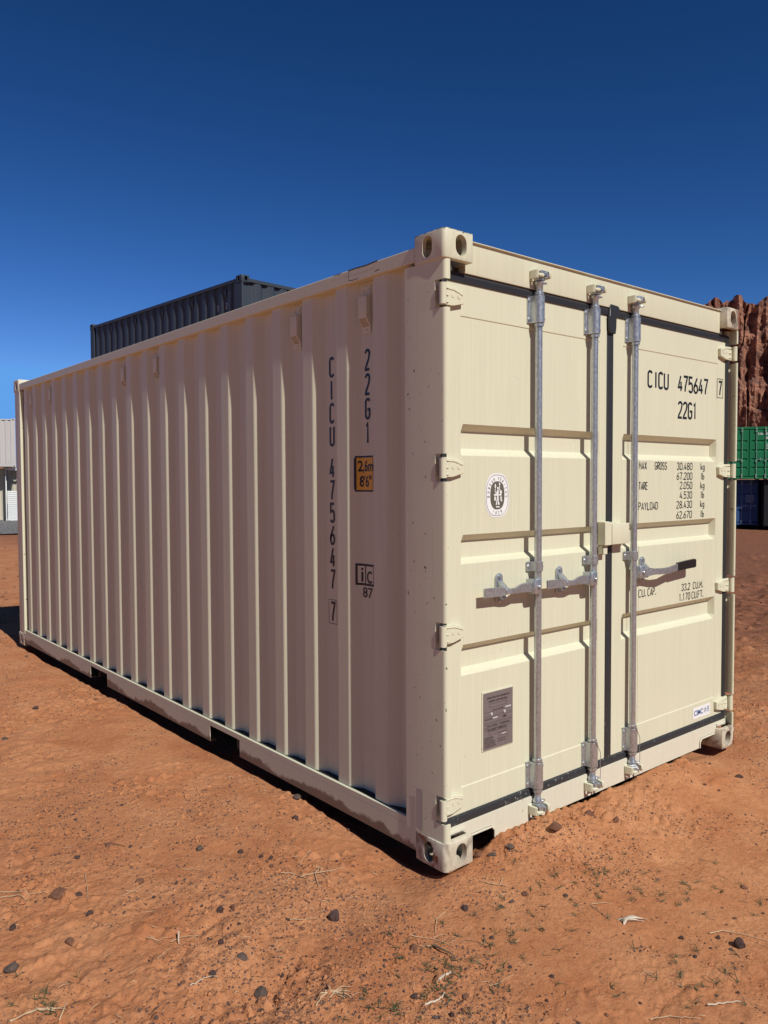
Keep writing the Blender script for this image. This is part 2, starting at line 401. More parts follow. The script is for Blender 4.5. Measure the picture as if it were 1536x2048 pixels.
def shell(root, L, H, m, notches=None, detail=True, forks=True, start=.384, wall='wall'):
    """frame, side walls and roof of any container; door or end walls are added apart"""
    zt = H - .042
    for ix in (0, 1):                                   # corner posts at the door end
        mb = MB(); segs = []; z = .118
        for a, b in (notches or []): segs += [(z, a, 0), (a, b, 1)]; z = b
        segs.append((z, H-.118, 0))
        for a, b, cut in segs:
            if cut: mb.prism([(.003, .24), (.0025, .178), (.0066, .062), (.040, .062), (.040, .24)], 2, a, b)
            else: mb.prism(post_poly(.005), 2, a, b)
        mb.box(.034, .075, .228, .2398, .118, H-.10)
        if ix: mirror_x(mb)
        mb.build('corner_post', m['post'], root, smooth=32)
    for ix in (0, 1):                                   # posts at the far end
        mb = MB(); mb.prism(post_poly(.005), 2, .118, H-.118); mirror_y(mb, L)
        mb.v = [(x, y if y > L-.2 else L-.198, z) for x, y, z in mb.v]
        if ix: mirror_x(mb)
        mb.build('corner_post', m['post'], root, smooth=32)
    ps = corr_points(L, start=start)
    for ix in (0, 1):
        mb = wall_mesh(ps, .14, zt-.04)
        if ix: mirror_x(mb)
        mb.build('side_wall', m[wall], root, smooth=0)
    for ix in (0, 1):
        mb = MB().box(.006, .066, .178, L-.178, zt-.060, zt)
        if ix: mirror_x(mb)
        mb.build('top_side_rail', m['cream'], root, bevel=.004, seg=2, smooth=0)
    cuts = [(1.675, 2.03), (L-2.355, L-2.0)] if forks else []
    for ix in (0, 1):
        mb = MB(); mb.box(.006, .080, .178, L-.178, .126, .157)
        y = .178
        for a, b in cuts + [(L-.178, 0)]:
            mb.box(.006, .0105, y, a, .030, .126); mb.box(.0105, .050, y, a, .030, .036); y = b
        if ix: mirror_x(mb)
        rl = mb.build('bottom_side_rail', m['rail'], root, bevel=.0015)
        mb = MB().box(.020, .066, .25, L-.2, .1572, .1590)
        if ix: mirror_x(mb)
        mb.build('ledge_shade_strip', M['ledge_shade'], rl, smooth=0)  # dark strip laid on the ledge to paint in its shade
    mb = MB().box(.07, WID-.07, .10, L-.08, .120, .150)
    for i in range(int(L/.45)): mb.box(.07, WID-.07, .42+.45*i, .47+.45*i, .03, .119)
    mb.build('floor_frame', M['dark'], root)
    mb = MB(); n = int((L-.3)/.105)
    q = []
    for i in range(n+1):
        y = .14 + (L-.28)*i/n; q += [(y, zt-.012 if i % 2 else zt+.006)]
    vs = [(.05, y, z) for y, z in q] + [(WID-.05, y, z) for y, z in q]; k = len(q)
    mb.add(vs, [(i, i+1, i+1+k, i+k) for i in range(k-1)])
    mb.build('roof', m['cream'], root, smooth=20)
    return ps
def end_wall(root, L, H, m, y, name='end_wall', sgn=1, start=.30):
    """closed corrugated end at the plane y, facing -Y (sgn 1) or +Y (-1)"""
    pts = [(.10, FX)]; k = 0
    while True:
        r = start + .28*k
        for a, x in ((r-.05, FX), (r, RX-.005), (r+.11, RX-.005), (r+.16, FX)):
            if pts[-1][0]+.003 < a < WID-.10: pts.append((a, x))
        k += 1
        if r > WID: break
    pts.append((WID-.10, FX))
    mb = wall_mesh(pts, .14, H-.10); mb.v = [(b, y+sgn*a, z) for a, b, z in mb.v]
    mb.build(name, m['wall'], root, smooth=0)
    mb = MB().box(.12, WID-.12, min(y+.006*sgn, y+.07*sgn), max(y+.006*sgn, y+.07*sgn), H-.105, H-.045)
    mb.box(.12, WID-.12, min(y+.006*sgn, y+.07*sgn), max(y+.006*sgn, y+.07*sgn), .03, .157)
    mb.box(.036, .162, min(y+.05*sgn, y+.07*sgn), max(y+.05*sgn, y+.07*sgn), .118, H-.118)
    mb.box(WID-.162, WID-.036, min(y+.05*sgn, y+.07*sgn), max(y+.05*sgn, y+.07*sgn), .118, H-.118)
    mb.build('end_frame', m['cream'], root, bevel=.003)
def vent(root, y, m, z1=2.474):
    z0 = z1-.215
    r = MB()                                            # folded cover: flat head, raised body, sloping grille, foot
    poly = [(FX-.001, z1), (FX-.004, z1), (FX-.004, z1-.042), (FX-.030, z1-.050), (FX-.030, z1-.150), (FX-.006, z1-.185), (FX-.004, z0), (FX-.001, z0)]
    mb = MB().prism([(x, z) for x, z in poly], 1, y-.030, y+.030)
    o = mb.build('vent_cover', m['cream'], root, bevel=.0015)
    g = MB()
    for i in range(7):
        for j in range(6):
            t = (i+.5)/7; x = FX-.030+.024*t-.0012; z = z1-.150-.035*t; yy = y-.024+.048*(j+.5)/6
            g.add([(x, yy-.0024, z+.0016), (x, yy+.0024, z+.0016), (x+.0011, yy+.0024, z-.0016), (x+.0011, yy-.0024, z-.0016)], [(0, 1, 2, 3)])
    g.build('vent_holes', M['dark'], o)
    for yy, z in ((y-.018, z1-.022), (y+.018, z1-.022), (y, z0+.015)): MB().tube([(FX-.004, yy, z), (FX-.008, yy, z)], .005, 8).build('rivet', m['cream'], o)

ROWS = [(.772, .797, .875, .903), (1.243, 1.266, 1.338, 1.366), (1.697, 1.727, 1.800, 1.828)]
YP, YF = .0635, .0605                                   # door panel and door frame planes
def door_mesh(x0, x1, r0, r1, rows, H=2.591, zb=.190, zt=None):
    """leaf between x0 and x1, recesses between r0 and r1"""
    zt = zt or H-.186
    s = .014; dp = .036
    rx0, rx1 = r0, r1
    X = [x0, rx0-.004, rx0-.001, rx0, rx0+s, rx1-s, rx1, rx1+.001, rx1+.004, x1]
    Z = [zb, .298, .302]
    for a, b, c, d in rows: Z += [a, b, c, d]
    Z += [zt-.137, zt-.133, zt]
    def Y(i, j):
        x, z = X[i], Z[j]
        if i in (0, 1, 8, 9) or j in (0, 1) or j >= len(Z)-2: return YF
        if i in (4, 5):
            for a, b, c, d in rows:
                if b-.001 <= z <= c+.001: return YP+dp
        return YP
    mb = MB(); nx, nz = len(X), len(Z)
    vs = [(X[i], Y(i, j), Z[j]) for j in range(nz) for i in range(nx)]
    fs = [(j*nx+i, j*nx+i+1, (j+1)*nx+i+1, (j+1)*nx+i) for j in range(nz-1) for i in range(nx-1)]
    mb.add(vs, fs)
    edge = [(i, 0) for i in range(nx)] + [(nx-1, j) for j in range(1, nz)] + [(i, nz-1) for i in range(nx-2, -1, -1)] + [(0, j) for j in range(nz-2, 0, -1)]
    ring = [mb.v[j*nx+i] for i, j in edge]; k = len(ring)
    mb.add(ring + [(x, .115, z) for x, y, z in ring], [(i, (i+1) % k, (i+1) % k+k, i+k) for i in range(k)])
    mb.add([(x0, .1149, zb), (x1, .1149, zb), (x1, .1149, zt), (x0, .1149, zt)], [(0, 1, 2, 3)])
    return mb
def soft(mb, name, m, parent, w=.0035, seg=2):
    me = bpy.data.meshes.new(name); me.from_pydata(mb.v, [], mb.f); bm = bmesh.new(); bm.from_mesh(me)
    bmesh.ops.remove_doubles(bm, verts=bm.verts, dist=1e-5); bmesh.ops.recalc_face_normals(bm, faces=bm.faces)
    es = [e for e in bm.edges if len(e.link_faces) == 2 and e.calc_face_angle(0) > math.radians(12) and e.calc_length() > .01]
    bmesh.ops.bevel(bm, geom=es, offset=w, segments=seg, profile=.5, affect='EDGES', clamp_overlap=True)
    bm.to_mesh(me); bm.free(); me.materials.append(m)
    return link(name, me, parent)

def bar_set(door, xc, H, m, yc=.0275, zlow=.073, ztop=2.514, hand=None, detail=True, sill_root=None, twist=0.0):
    r = .0165
    mb = MB().tube([(xc, yc, .19), (xc, yc, H-.18)], r, 20 if detail else 8)
    mb.build('locking_bar', m['bar'], door, smooth=60)
    def bracket(z0, z1, rad=.0262, name='bar_bracket'):
        n = 9
        poly = [(xc-.044, .060), (xc-.044, .0535), (xc-.031, .0535), (xc-.0275, .046)] + \
               [(xc-rad*math.cos(math.pi*i/n), yc-rad*math.sin(math.pi*i/n)) for i in range(n+1)] + [(xc+.0265, .060)]
        b = MB().prism(poly, 2, z0, z1).build(name, m['bar'], door, bevel=.0012 if detail else 0, smooth=30)
        if not detail: return
        zs = (z0+.018, z1-.018) if z1-z0 > .08 else ((z0+z1)/2,)
        for z in zs:
            MB().tube([(xc-.037, .0535, z), (xc-.037, .048, z)], .0070, 6).build('bolt', m['bar'], door)
            a = math.radians(40); MB().tube([(xc+rad*math.cos(a)*.97, yc-rad*math.sin(a)*.97, z), (xc+rad*math.cos(a)*1.04, yc-rad*math.sin(a)*1.04, z)], .0042, 8).build('bolt_hole', M['black'], door)
    zt = H-.180; 
    bracket(zt-.119, zt+.001); bracket(.192, .312); bracket(1.184, 1.227, .0222, 'bar_guide')
    def collar(zs, rs, nm='bar_collar'): MB().tube([(xc, yc, z) for z in zs], rs, 18 if detail else 8).build(nm, m['bar'], door, smooth=40)
    collar([zt+.003, zt+.004, zt+.014, zt+.016], [.020, .0225, .0225, .020])
    collar([zt-.134, zt-.133, zt-.122, zt-.121], [.020, .0225, .0225, .020])
    collar([.173, .174, .188, .190], [.020, .0225, .0225, .020]); collar([.314, .315, .326, .328], [.020, .0225, .0225, .020])
    for top in (1, 0):                                  # neck, cam and the cream keeper it hooks into
        z0 = zt+.015 if top else .174; d = 1 if top else -1
        collar([z0, z0+d*.030, z0+d*.036, z0+d*.046, z0+d*.054, z0+d*.058], [.0165, .0165, .021, .0215, .015, .012], 'bar_neck')
        zc = z0+d*.076
        yh = .048 if top else .045
        c = MB()                                        # forked cam
        ct, s_ = math.cos(twist), math.sin(twist)
        def rot(mb): return xf(mb, lambda p: (xc+(p[0]-xc)*ct-(p[1]-yc)*s_, yc+(p[0]-xc)*s_+(p[1]-yc)*ct, p[2]))
        c.tube([(xc, yc, zc-.020), (xc, yc, zc+.018)], .0125, 12)
        c.box(xc-.019, xc+.022, yc-.030, yc+.012, zc-.004, zc+.017)
        c.box(xc-.024, xc+.016, yc-.024, yc+.010, zc-d*.021-.004, zc-d*.021+.004)
        c.box(xc+.012, xc+.024, yc-.036, yc-.020, zc-.012, zc+.012)
        c.prism([(xc+.008, yc-.014), (xc+.032, yc-.020), (xc+.041, yc-.012), (xc+.034, yc-.002), (xc+.012, yc+.004)], 2, zc-d*.032-.0035, zc-d*.032+.0035)
        rot(c).build('cam', m['bar'], door, bevel=.002)
        k = MB()
        k.box(xc-.045, xc+.045, yh-.006, yh, zc-.026, zc+.022)
        k.prism([(xc-.045, yh-.005), (xc-.043, yh-.040), (xc-.036, yh-.050), (xc-.030, yh-.044), (xc-.031, yh-.005)], 2, zc-.020, zc+.020)
        k.prism([(xc-.041, yh-.036), (xc-.036, yh-.054), (xc-.012, yh-.062), (xc-.008, yh-.052), (xc-.028, yh-.040)], 2, zc-.014, zc+.001)
        k.prism([(xc+.046, yh-.005), (xc+.050, yh-.044), (xc+.042, yh-.058), (xc+.030, yh-.056), (xc+.032, yh-.005)], 2, zc-.012, zc+.020)
        k.build('cam_keeper', m['cream'], sill_root, bevel=.003)
    if hand == 'left':
        s = -1
    elif hand == 'right':
        s = 1
    else: return
    zh = 1.118
    h = MB()                                            # hub clamped on the bar
    xa, xb = (xc-.066, xc-.006) if s < 0 else (xc+.006, xc+.064)
    h.prism([(xa, .044), (xa, -.002), (xa+.008, -.010), (xb-.014, -.010), (xb, .002), (xb, .044)], 2, zh-.030, zh+.034)
    h.build('handle_hub', m['bar'], door, bevel=.004, seg=2)
    MB().tube([((xa+xb)/2, -.009, zh), ((xa+xb)/2, -.018, zh)], .0085, 10).build('hub_rivet', m['bar'], door, bevel=.002)
    def lever(pts, nm, mat):                            # pts: x, y, z, half height, half thickness
        mb = MB(); 
        for x, y, z, hh, ht in pts: mb.v += [(x, y-ht, z-hh), (x, y+ht, z-hh), (x, y+ht, z+hh), (x, y-ht, z+hh)]
        for i in range(len(pts)-1):
            for k in range(4): a = i*4+k; b = i*4+(k+1) % 4; mb.f.append((a, b, b+4, a+4))
        mb.f += [(0, 1, 2, 3), tuple(len(pts)*4-1-i for i in range(4))]
        return mb.build(nm, mat, door, bevel=.0016, seg=1, smooth=20)
    if s < 0:
        xk = xc-.228
        lever([(xc-.050, .012, zh, .022, .006), (xc-.115, .012, zh+.002, .021, .006), (xc-.145, .013, zh, .018, .006), (xc-.185, .004, zh-.004, .013, .007),
               (xc-.225, .004, zh-.004, .011, .007), (xc-.250, .012, zh-.002, .017, .006), (xc-.262, .014, zh-.001, .020, .005), (xc-.368, .016, zh, .020, .005)], 'door_handle', m['bar'])
    else:
        xk = xc+.126
        lever([(xc+.050, .012, zh-.010, .024, .006), (xc+.110, .010, zh-.004, .022, .006), (xc+.145, -.002, zh-.004, .016, .006), (xc+.20, -.010, zh-.006, .016, .006),
               (xc+.27, -.012, zh-.006, .017, .006), (xc+.34, -.004, zh, .018, .006), (xc+.382, .000, zh+.004, .018, .006)], 'door_handle', m['bar'])
        lever([(xc+.374, -.001, zh+.004, .022, .0085), (xc+.46, .002, zh+.008, .023, .0085), (xc+.565, .006, zh+.011, .024, .0085), (xc+.578, .006, zh+.011, .018, .007)], 'handle_grip', M['grip'])
    k = MB()                                            # keeper plate riveted to the panel with its hook
    y = YP
    k.prism(oval(xk, zh+.006, .046, .132, 8), 1, y-.010, y-.0005)
    k.build('handle_keeper', m['bar'], door, bevel=.003, seg=2)
    k = MB()
    k.prism([(y-.008, zh+.040), (y-.022, zh+.034), (y-.046, zh+.012), (y-.062, zh+.010), (y-.066, zh-.004), (y-.058, zh-.012), (y-.052, zh-.002), (y-.040, zh-.002), (y-.020, zh+.014), (y-.008, zh+.014)], 0, xk-.014, xk+.016)
    k.prism([(y-.008, zh-.020), (y-.036, zh-.024), (y-.040, zh-.036), (y-.008, zh-.044)], 0, xk-.013, xk+.013)
    for z in (zh+.058, zh-.048): k.tube([(xk, y-.008, z), (xk, y-.018, z)], .009, 10)
    k.build('keeper_hook', m['bar'], door, bevel=.003, seg=2)

def hinges(doorL, side, zs, m):
    for zc in zs:
        mb = MB(); a, b = zc-.042, zc+.042
        mb.prism([(.040, a+.003), (.088, a+.004), (.152, a+.020), (.154, b-.020), (.092, b-.004), (.040, b-.003)], 1, .041, .0602)
        mb.prism([(.018, .036), (.044, .041), (.044, .056), (.016, .052)], 2, a+.002, b-.002)
        for z in (a+.012, zc-.002, b-.016): mb.box(.034, .060, .036, .042, z, z+.006)
        if side: mirror_x(mb)
        mb.build('hinge', m['cream'], doorL, bevel=.002, seg=1, smooth=20)
        t = MB().tube([(.017, .027, a), (.017, .027, b)], .0145, 16)
        if side: mirror_x(t)
        t.build('hinge_pin', m['post'], doorL, smooth=50)
        s = MB()
        s.tube([(.122, .042, zc+.004), (.122, .0390, zc+.004)], .010, 10)
        s.tube([(.088, .042, zc+.004), (.088, .0392, zc+.004)], .009, 10)
        s.tube([(.050, .0405, b-.013), (.095, .0405, b-.015), (.143, .0405, b-.030)], .0028, 6)
        if side: mirror_x(s)
        s.build('hinge_stud', m['cream'], doorL)
H0, L0 = 2.591, 6.058
HZ = [.250, .963, 1.645, 2.337]
mc = dict(cream=M['cream'], post=M['post'], wall=M['cream'], rail=M['rail'], bar=M['galv'])
box_root = empty('shipping_container')
tag(box_root, 'large cream shipping container in the foreground with three galvanised locking bars, sitting on red sand', 'container')
PS = shell(box_root, L0, H0, mc, notches=[(z-.056, z+.056) for z in HZ])
castings(box_root, L0, H0, M['cast'], M['castw'], near={0: M['castw'], 1: M['castt']})
end_wall(box_root, L0, H0, mc, L0, sgn=-1)
# header over the doors and sill under them
hd = MB().prism([(.048, 2.444), (.046, 2.452), (.046, 2.572), (.036, 2.5725), (.036, 2.5765), (.12, 2.5765), (.12, 2.444)], 0, .1625, WID-.1625)
header = hd.build('door_header', M['door'], box_root, bevel=.0008)
MB().box(.037, WID-.037, .085, .119, 2.40, 2.472).build('header_back', M['dark'], header)
z0 = .038; zc = .088
sl = [(.1625, zc+.006), (.325, zc+.006), (.345, zc-.014), (.345, z0), (WID-.345, z0), (WID-.345, zc-.014), (WID-.325, zc+.006), (WID-.1625, zc+.006), (WID-.1625, .1185),
      (WID-.037, .1185), (WID-.037, .152), (.037, .152), (.037, .1185), (.1625, .1185)]
sill = MB().prism(sl, 1, .045, .052).build('door_sill', M['sill'], box_root, bevel=.001)
for s in (0, 1):
    q = MB()
    q.prism([(.172, zc-.002), (.322, zc-.002), (.338, zc-.018), (.338, z0), (.345, z0), (.345, zc-.014), (.325, zc+.006), (.172, zc+.006)], 1, .0385, .0448)
    q.box(.060, .150, .036, .0448, .128, .142)
    if s: mirror_x(q)
    q.build('pocket_rim', M['sill'], sill, bevel=.0015)
MB().box(.037, WID-.037, .10, .16, .06, .16).build('sill_back', M['dark'], sill)
# doors
def leaf(x0, x1, r0, r1, side, nm):
    d = soft(door_mesh(x0, x1, r0, r1, ROWS), nm, M['door'], box_root)
    hinges(d, side, HZ, mc)
    g = MB(); z1, z2 = .152, .189                       # seals round the leaf
    a, b = (x0-.028, 1.2305) if not side else (1.2310, x1+.028)
    g.prism([(.076, 2.4445), (.056, 2.443), (.050, 2.430), (.053, 2.4075), (.060, 2.405), (.076, 2.405)], 0, a, b)
    g.prism([(.076, .190), (.060, .1895), (.052, .184), (.048, .166), (.050, .1535), (.076, .1530)], 0, a, b)
    if not side: g.prism([(.038, .085), (.038, .056), (.046, .050), (.060, .051), (.0655, .056), (.0655, .085)], 2, .190, 2.4045)
    else: g.prism([(WID-.030, .085), (WID-.030, .056), (WID-.042, .050), (WID-.060, .051), (WID-.0655, .056), (WID-.0655, .085)], 2, .190, 2.4045)
    g.build('door_seal', M['rubber'], d, smooth=0)
    return d
dl = leaf(.066, 1.177, .155, 1.116, 0, 'left_door')
dr = leaf(1.2315, 2.372, 1.322, 2.283, 1, 'right_door')
c = MB().prism([(1.1775, .075), (1.1775, .062), (1.184, .056), (1.222, .053), (1.2310, .058), (1.2310, .075)], 2, .1535, 2.405)
c.prism([(1.178, 2.404), (1.178, 2.452), (1.186, 2.461), (1.250, 2.458), (1.262, 2.446), (1.258, 2.404), (1.236, 2.404), (1.234, 2.35), (1.228, 2.318), (1.181, 2.318), (1.174, 2.35), (1.172, 2.404)], 1, .042, .0555)
c.build('centre_seal', M['rubber'], dr, bevel=.003)
bar_set(dl, .612, H0, mc, hand='left', sill_root=header)
bar_set(dl, 1.031, H0, mc, hand='left', sill_root=header)
bar_set(dr, 1.376, H0, mc, hand='right', sill_root=header, twist=-.55)
# lock box across the meeting edge
lb = MB()
lb.prism([(.0130, 1.272), (.013, 1.384), (.0145, 1.387), (.060, 1.389), (.060, 1.272)], 0, 1.107, 1.113)
lb.box(1.113, 1.205, .0130, .0165, 1.272, 1.386); lb.box(1.107, 1.20, .054, .0603, 1.262, 1.386)
lb.build('lock_box', M['cream'], dl, bevel=.0015)
lb = MB().box(1.160, 1.306, .0085, .0125, 1.274, 1.377)
lb.box(1.302, 1.306, .0125, .0600, 1.276, 1.375); lb.box(1.235, 1.302, .0125, .0600, 1.369, 1.3745)
lb.box(1.235, 1.318, .0545, .0603, 1.262, 1.352)
lb.build('lock_box_cover', M['cream'], dr, bevel=.004, seg=3)
lb = MB().box(1.113, 1.150, .030, .034, 1.225, 1.27); lb.box(1.113, 1.117, .030, .058, 1.225, 1.27); lb.box(1.113, 1.150, .030, .058, 1.225, 1.228)
lb.build('padlock_guard', M['cream'], dl, bevel=.001)
# seal wires hanging at the feet of two bars
for xc, d in ((1.031, dl), (1.376, dr)):
    MB().tube([(xc-.030, .004, .345), (xc-.022, -.001, .338), (xc+.026, -.001, .262), (xc+.032, .002, .24), (xc+.030, .003, .20), (xc+.036, .004, .165), (xc+.030, .002, .125)], .0017, 6).build('seal_wire', M['galv'], d)

# drip lines that ran down the right door
def door_y(z):
    for a, b, c, d in ROWS:
        if a < z < b: return YP+.036*(z-a)/(b-a)
        if b <= z <= c: return YP+.036
        if c < z < d: return YP+.036*(d-z)/(d-c)
    return YP
drip = plain('dried_drips', (.40, .35, .24), .6)
for x, z0_, z1_, w in ((1.432, .21, 2.36, .0017), (1.452, .60, 2.33, .0013), (1.418, 1.2, 2.25, .0012), (1.474, .20, 1.70, .0013)):
    pts = []; z = z1_; xx = x; rs = random.Random(int(x*1000))
    while z > z0_: pts.append((xx, z)); z -= .035; xx += rs.uniform(-.0012, .0013)
    zs = sorted(set([p[1] for p in pts] + [q for r in ROWS for q in r if z0_ < q < z1_]), reverse=True)
    xs = [np.interp(-z, [-p[1] for p in pts], [p[0] for p in pts]) for z in zs]
    mb = MB(); mb.add([(x-w/2, (YF if z > 2.272 or z < .30 else door_y(z))-.0011, z) for x, z in zip(xs, zs)] + [(x+w/2, (YF if z > 2.272 or z < .30 else door_y(z))-.0011, z) for x, z in zip(xs, zs)], [(i, i+1, i+1+len(zs), i+len(zs)) for i in range(len(zs)-1)])
    mb.build('drip_streak', drip, dr, smooth=0)

# ---- writing on the doors
def on_door(X, Z, lift0=.0012, y=YP): return lambda a, b, l: (X+a, y-lift0-l, Z+b)
SW = .0128
t = MB()
stroke_text(t, 'CICU', on_door(0, 2.078), .095, SW, 1.548, 1.757)
stroke_text(t, '475647', on_door(0, 2.078), .095, SW, 1.850, 2.180)
stroke_text(t, '22G1', on_door(0, 1.931), .098, SW, 1.853, 2.060)
f7 = on_door(2.300, 2.084, y=YF)
stroke_text(t, '7', f7, .090, SW, -.006, .038)
for a in ([(-.017, -.010), (.047, -.010), (.047, .100), (-.017, .100), (-.017, -.010)],): ribbon(t, a, .003, f7, 0)
t.build('identification_number', M['ink'], dr, smooth=0)
t = MB(); hh = .0425; s = .0049
rows = [('MAX', 'GROSS', '30.480', 'kg', 1.647), (None, None, '67.200', 'lb', 1.592), ('TARE', None, '2.050', 'kg', 1.540), (None, None, '4.530', 'lb', 1.486), ('PAYLOAD', None, '28.430', 'kg', 1.433), (None, None, '62.670', 'lb', 1.376)]
for a, b, n, u, z in rows:
    f = on_door(0, z)
    if a == 'MAX': stroke_text(t, a, f, hh, s, 1.473, 1.549)
    if a == 'TARE': stroke_text(t, a, f, hh, s, 1.473, 1.559)
    if a == 'PAYLOAD': stroke_text(t, a, f, hh, s, 1.472, 1.660)
    if b: stroke_text(t, b, f, hh, s, 1.626, 1.746)
    wd = .167 if len(n) == 6 else .134
    stroke_text(t, n, f, hh, s, 2.015-wd, 2.015)
    if u == 'kg': stroke_text(t, u, f, hh, s, 2.106, 2.152)
    else: stroke_text(t, u, f, hh, s, 2.106, 2.148)
stroke_text(t, 'CU.', on_door(0, .972), .044, s, 1.480, 1.548); stroke_text(t, 'CAP.', on_door(0, .972), .044, s, 1.566, 1.648)
stroke_text(t, '33.2', on_door(0, .967), .042, s, 1.909, 2.005); stroke_text(t, 'CU.M.', on_door(0, .967), .042, s, 2.035, 2.148)
stroke_text(t, '1.170', on_door(0, .912), .043, s, 1.884, 2.005); stroke_text(t, 'CU.FT.', on_door(0, .912), .043, s, 2.022, 2.152)
t.build('weight_table', M['ink'], dr, smooth=0)
# blue on white maker's label
f = on_door(2.046, .211, .0012, YF)
lab = MB(); lab.add([f(0, 0, 0), f(.194, 0, 0), f(.194, .066, 0), f(0, .066, 0)], [(0, 1, 2, 3)])
lab = lab.build('maker_label', M['white'], dr, smooth=0)
t = MB(); font_mesh(t, 'CIMC', f, .030, .012, .112, .018, bold=.02, lift=.0008)
for p in ([(.124, .040), (.124, .026), (.150, .026), (.150, .040), (.124, .040)], [(.137, .052), (.137, .014)], [(.158, .048), (.182, .048)], [(.160, .040), (.182, .040)], [(.158, .032), (.184, .032)], [(.171, .052), (.171, .014)], [(.158, .020), (.166, .025)], [(.184, .020), (.176, .025)]):
    ribbon(t, p, .0028, f, .0008)
t.build('maker_lettering', M['blue_ink'], dr, smooth=0)
# oval classification sticker on the left door
f = on_door(.3785, 1.5285, .0010)
ell = lambda a, b, n=40, e=.78: [((abs(math.cos(x))**e)*math.copysign(a, math.cos(x)), (abs(math.sin(x))**e)*math.copysign(b, math.sin(x))) for x in [2*math.pi*i/n for i in range(n)]]
def disc(mb, pts, lift): mb.add([f(a, b, lift) for a, b in pts], [tuple(range(len(pts)))])
s1 = MB(); disc(s1, ell(.0765, .0960), 0); st = s1.build('oval_sticker', M['white'], dl, smooth=0)
s2 = MB(); e = ell(.0700, .0885); ribbon(s2, e + [e[0], e[1]], .0022, f, .0008)
def on_ell(word, a0, a1, rx, ry, h, flip=1):
    n = len(word)
    for i, ch in enumerate(word):
        if ch == ' ': continue
        a = math.radians(a0 + (a1-a0)*i/(n-1)); cx, cy = rx*math.cos(a), ry*math.sin(a)
        th = math.atan2(-rx*math.sin(a)*0+ry*math.sin(a)/ry**2*rx, rx*math.cos(a)/rx**2*rx) if 0 else math.atan2(math.sin(a)/ry, math.cos(a)/rx)
        th = th - math.pi/2 if flip > 0 else th + math.pi/2
        g = lambda x, y, l, cx=cx, cy=cy, th=th: f(cx + x*math.cos(th) - y*math.sin(th), cy + x*math.sin(th) + y*math.cos(th), l)
        for s in GL.get(ch, []): ribbon(s2, [((px-.18)*h*1.15, (py-.5)*h) for px, py in s], .0021, g, .0008)
on_ell('BUREAU VERITAS', 184, -4, .0575, .0745, .0135)
on_ell('1828', 244, 296, .056, .0765, .0125, -1)
s2.build('sticker_lettering', M['grey_print'], dl, smooth=0)
s3 = MB(); disc(s3, ell(.0450, .0610), .0008); s3.build('sticker_centre', M['olive_print'], dl, smooth=0)
s4 = MB(); lf = .0016
def blob(cx, cy, rx, ry, n=10): s4.add([f(cx+rx*math.cos(2*math.pi*i/n), cy+ry*math.sin(2*math.pi*i/n), lf) for i in range(n)], [tuple(range(n))])
for i, (p, w) in enumerate([([(.001, .022), (.001, -.004)], .011), ([(0, -.003), (-.004, -.022), (-.009, -.042)], .006), ([(.002, -.003), (.004, -.022), (.006, -.034)], .006),
             ([(.003, .020), (.013, .026), (.012, .040), (.010, .048)], .0045), ([(-.003, .018), (-.010, .006), (-.017, .018), (-.016, .030)], .0040),
             ([(-.024, .002), (-.006, .002)], .007), ([(.008, .002), (.024, .002)], .007)]):
    lf = .0016 + .00015*i; ribbon(s4, p, w, f, lf)
lf = .0030
blob(0, .031, .0050, .0065); blob(.011, .050, .0045, .0055); blob(-.016, .040, .0045, .010); blob(.019, .014, .0075, .0085); blob(.005, -.036, .006, .006)
blob(-.006, -.050, .006, .0035); blob(.006, -.050, .006, .0035); blob(-.018, -.014, .0055, .011); blob(.016, -.014, .0022, .011); blob(.023, -.010, .004, .005); blob(.024, -.022, .004, .006)
s4.build('sticker_figure', M['white'], dl, smooth=0)
# etched approval plate
px0, px1, pz0, pz1 = .286, .477, .424, .674
MB().box(px0-.006, px1+.004, YP-.004, YP-.0005, pz0-.004, pz1+.006).build('plate_holder', M['cream'], dl, bevel=.001)
MB().box(px0, px1, YP-.0058, YP-.0042, pz0, pz1).build('approval_plate', M['plate'], dl, bevel=.0005)
f = lambda a, b, l: (px0+a, YP-.0064-l, pz0+b)
t = MB()
def line(txt, x0, x1, y, h, bold=0.025): font_mesh(t, txt, f, h, x0, x1, y, bold)
line('APPROVED FOR TRANSPORT', .022, .170, .222, .0075); line('UNDER CUSTOMS SEAL', .034, .156, .207, .0075)
for a, b, c, d in ((.040, .150, .183, .199), (.034, .140, .064, .077), (.098, .150, .050, .062)):
    ribbon(t, [(a, c), (b, c), (b, d), (a, d), (a, c)], .001, f, 0)
line('TYPE OF CONTAINER', .056, .130, .168, .0045); 
for y in (.164, .148, .140, .118, .112, .096, .090): ribbon(t, [(.004, y), (.187, y)], .0009, f, 0)
ribbon(t, [(.098, .140), (.098, .118)], .0009, f, 0); ribbon(t, [(.152, .088), (.152, .012)], .0009, f, 0)
line('MANUFACTURER', .008, .060, .131, .0045); line('CIMC', .122, .150, .126, .0085, .03)
line('THE OWNER', .020, .090, .100, .006); line('TIMBER', .100, .170, .100, .006)
line('CSC SAFETY APPROVAL', .024, .150, .080, .0085)
for i, (a, w) in enumerate((('DATE MANUFACTURED', .055), ('IDENTIFICATION NO.', .056), ('MAXIMUM GROSS WEIGHT', .068), ('ALLOWABLE STACKING WEIGHT', .070), ('TRANSVERSE RACKING TEST', .072))):
    line(a, .006, .006+w, .050-.0095*i, .0050)
for i, a in enumerate(('30,480 KG', '67,200 LB')): line(a, .090, .140, .034-.010*i, .0045)
t.build('plate_lettering', M['plate_ink'], dl, smooth=0)
t = MB()
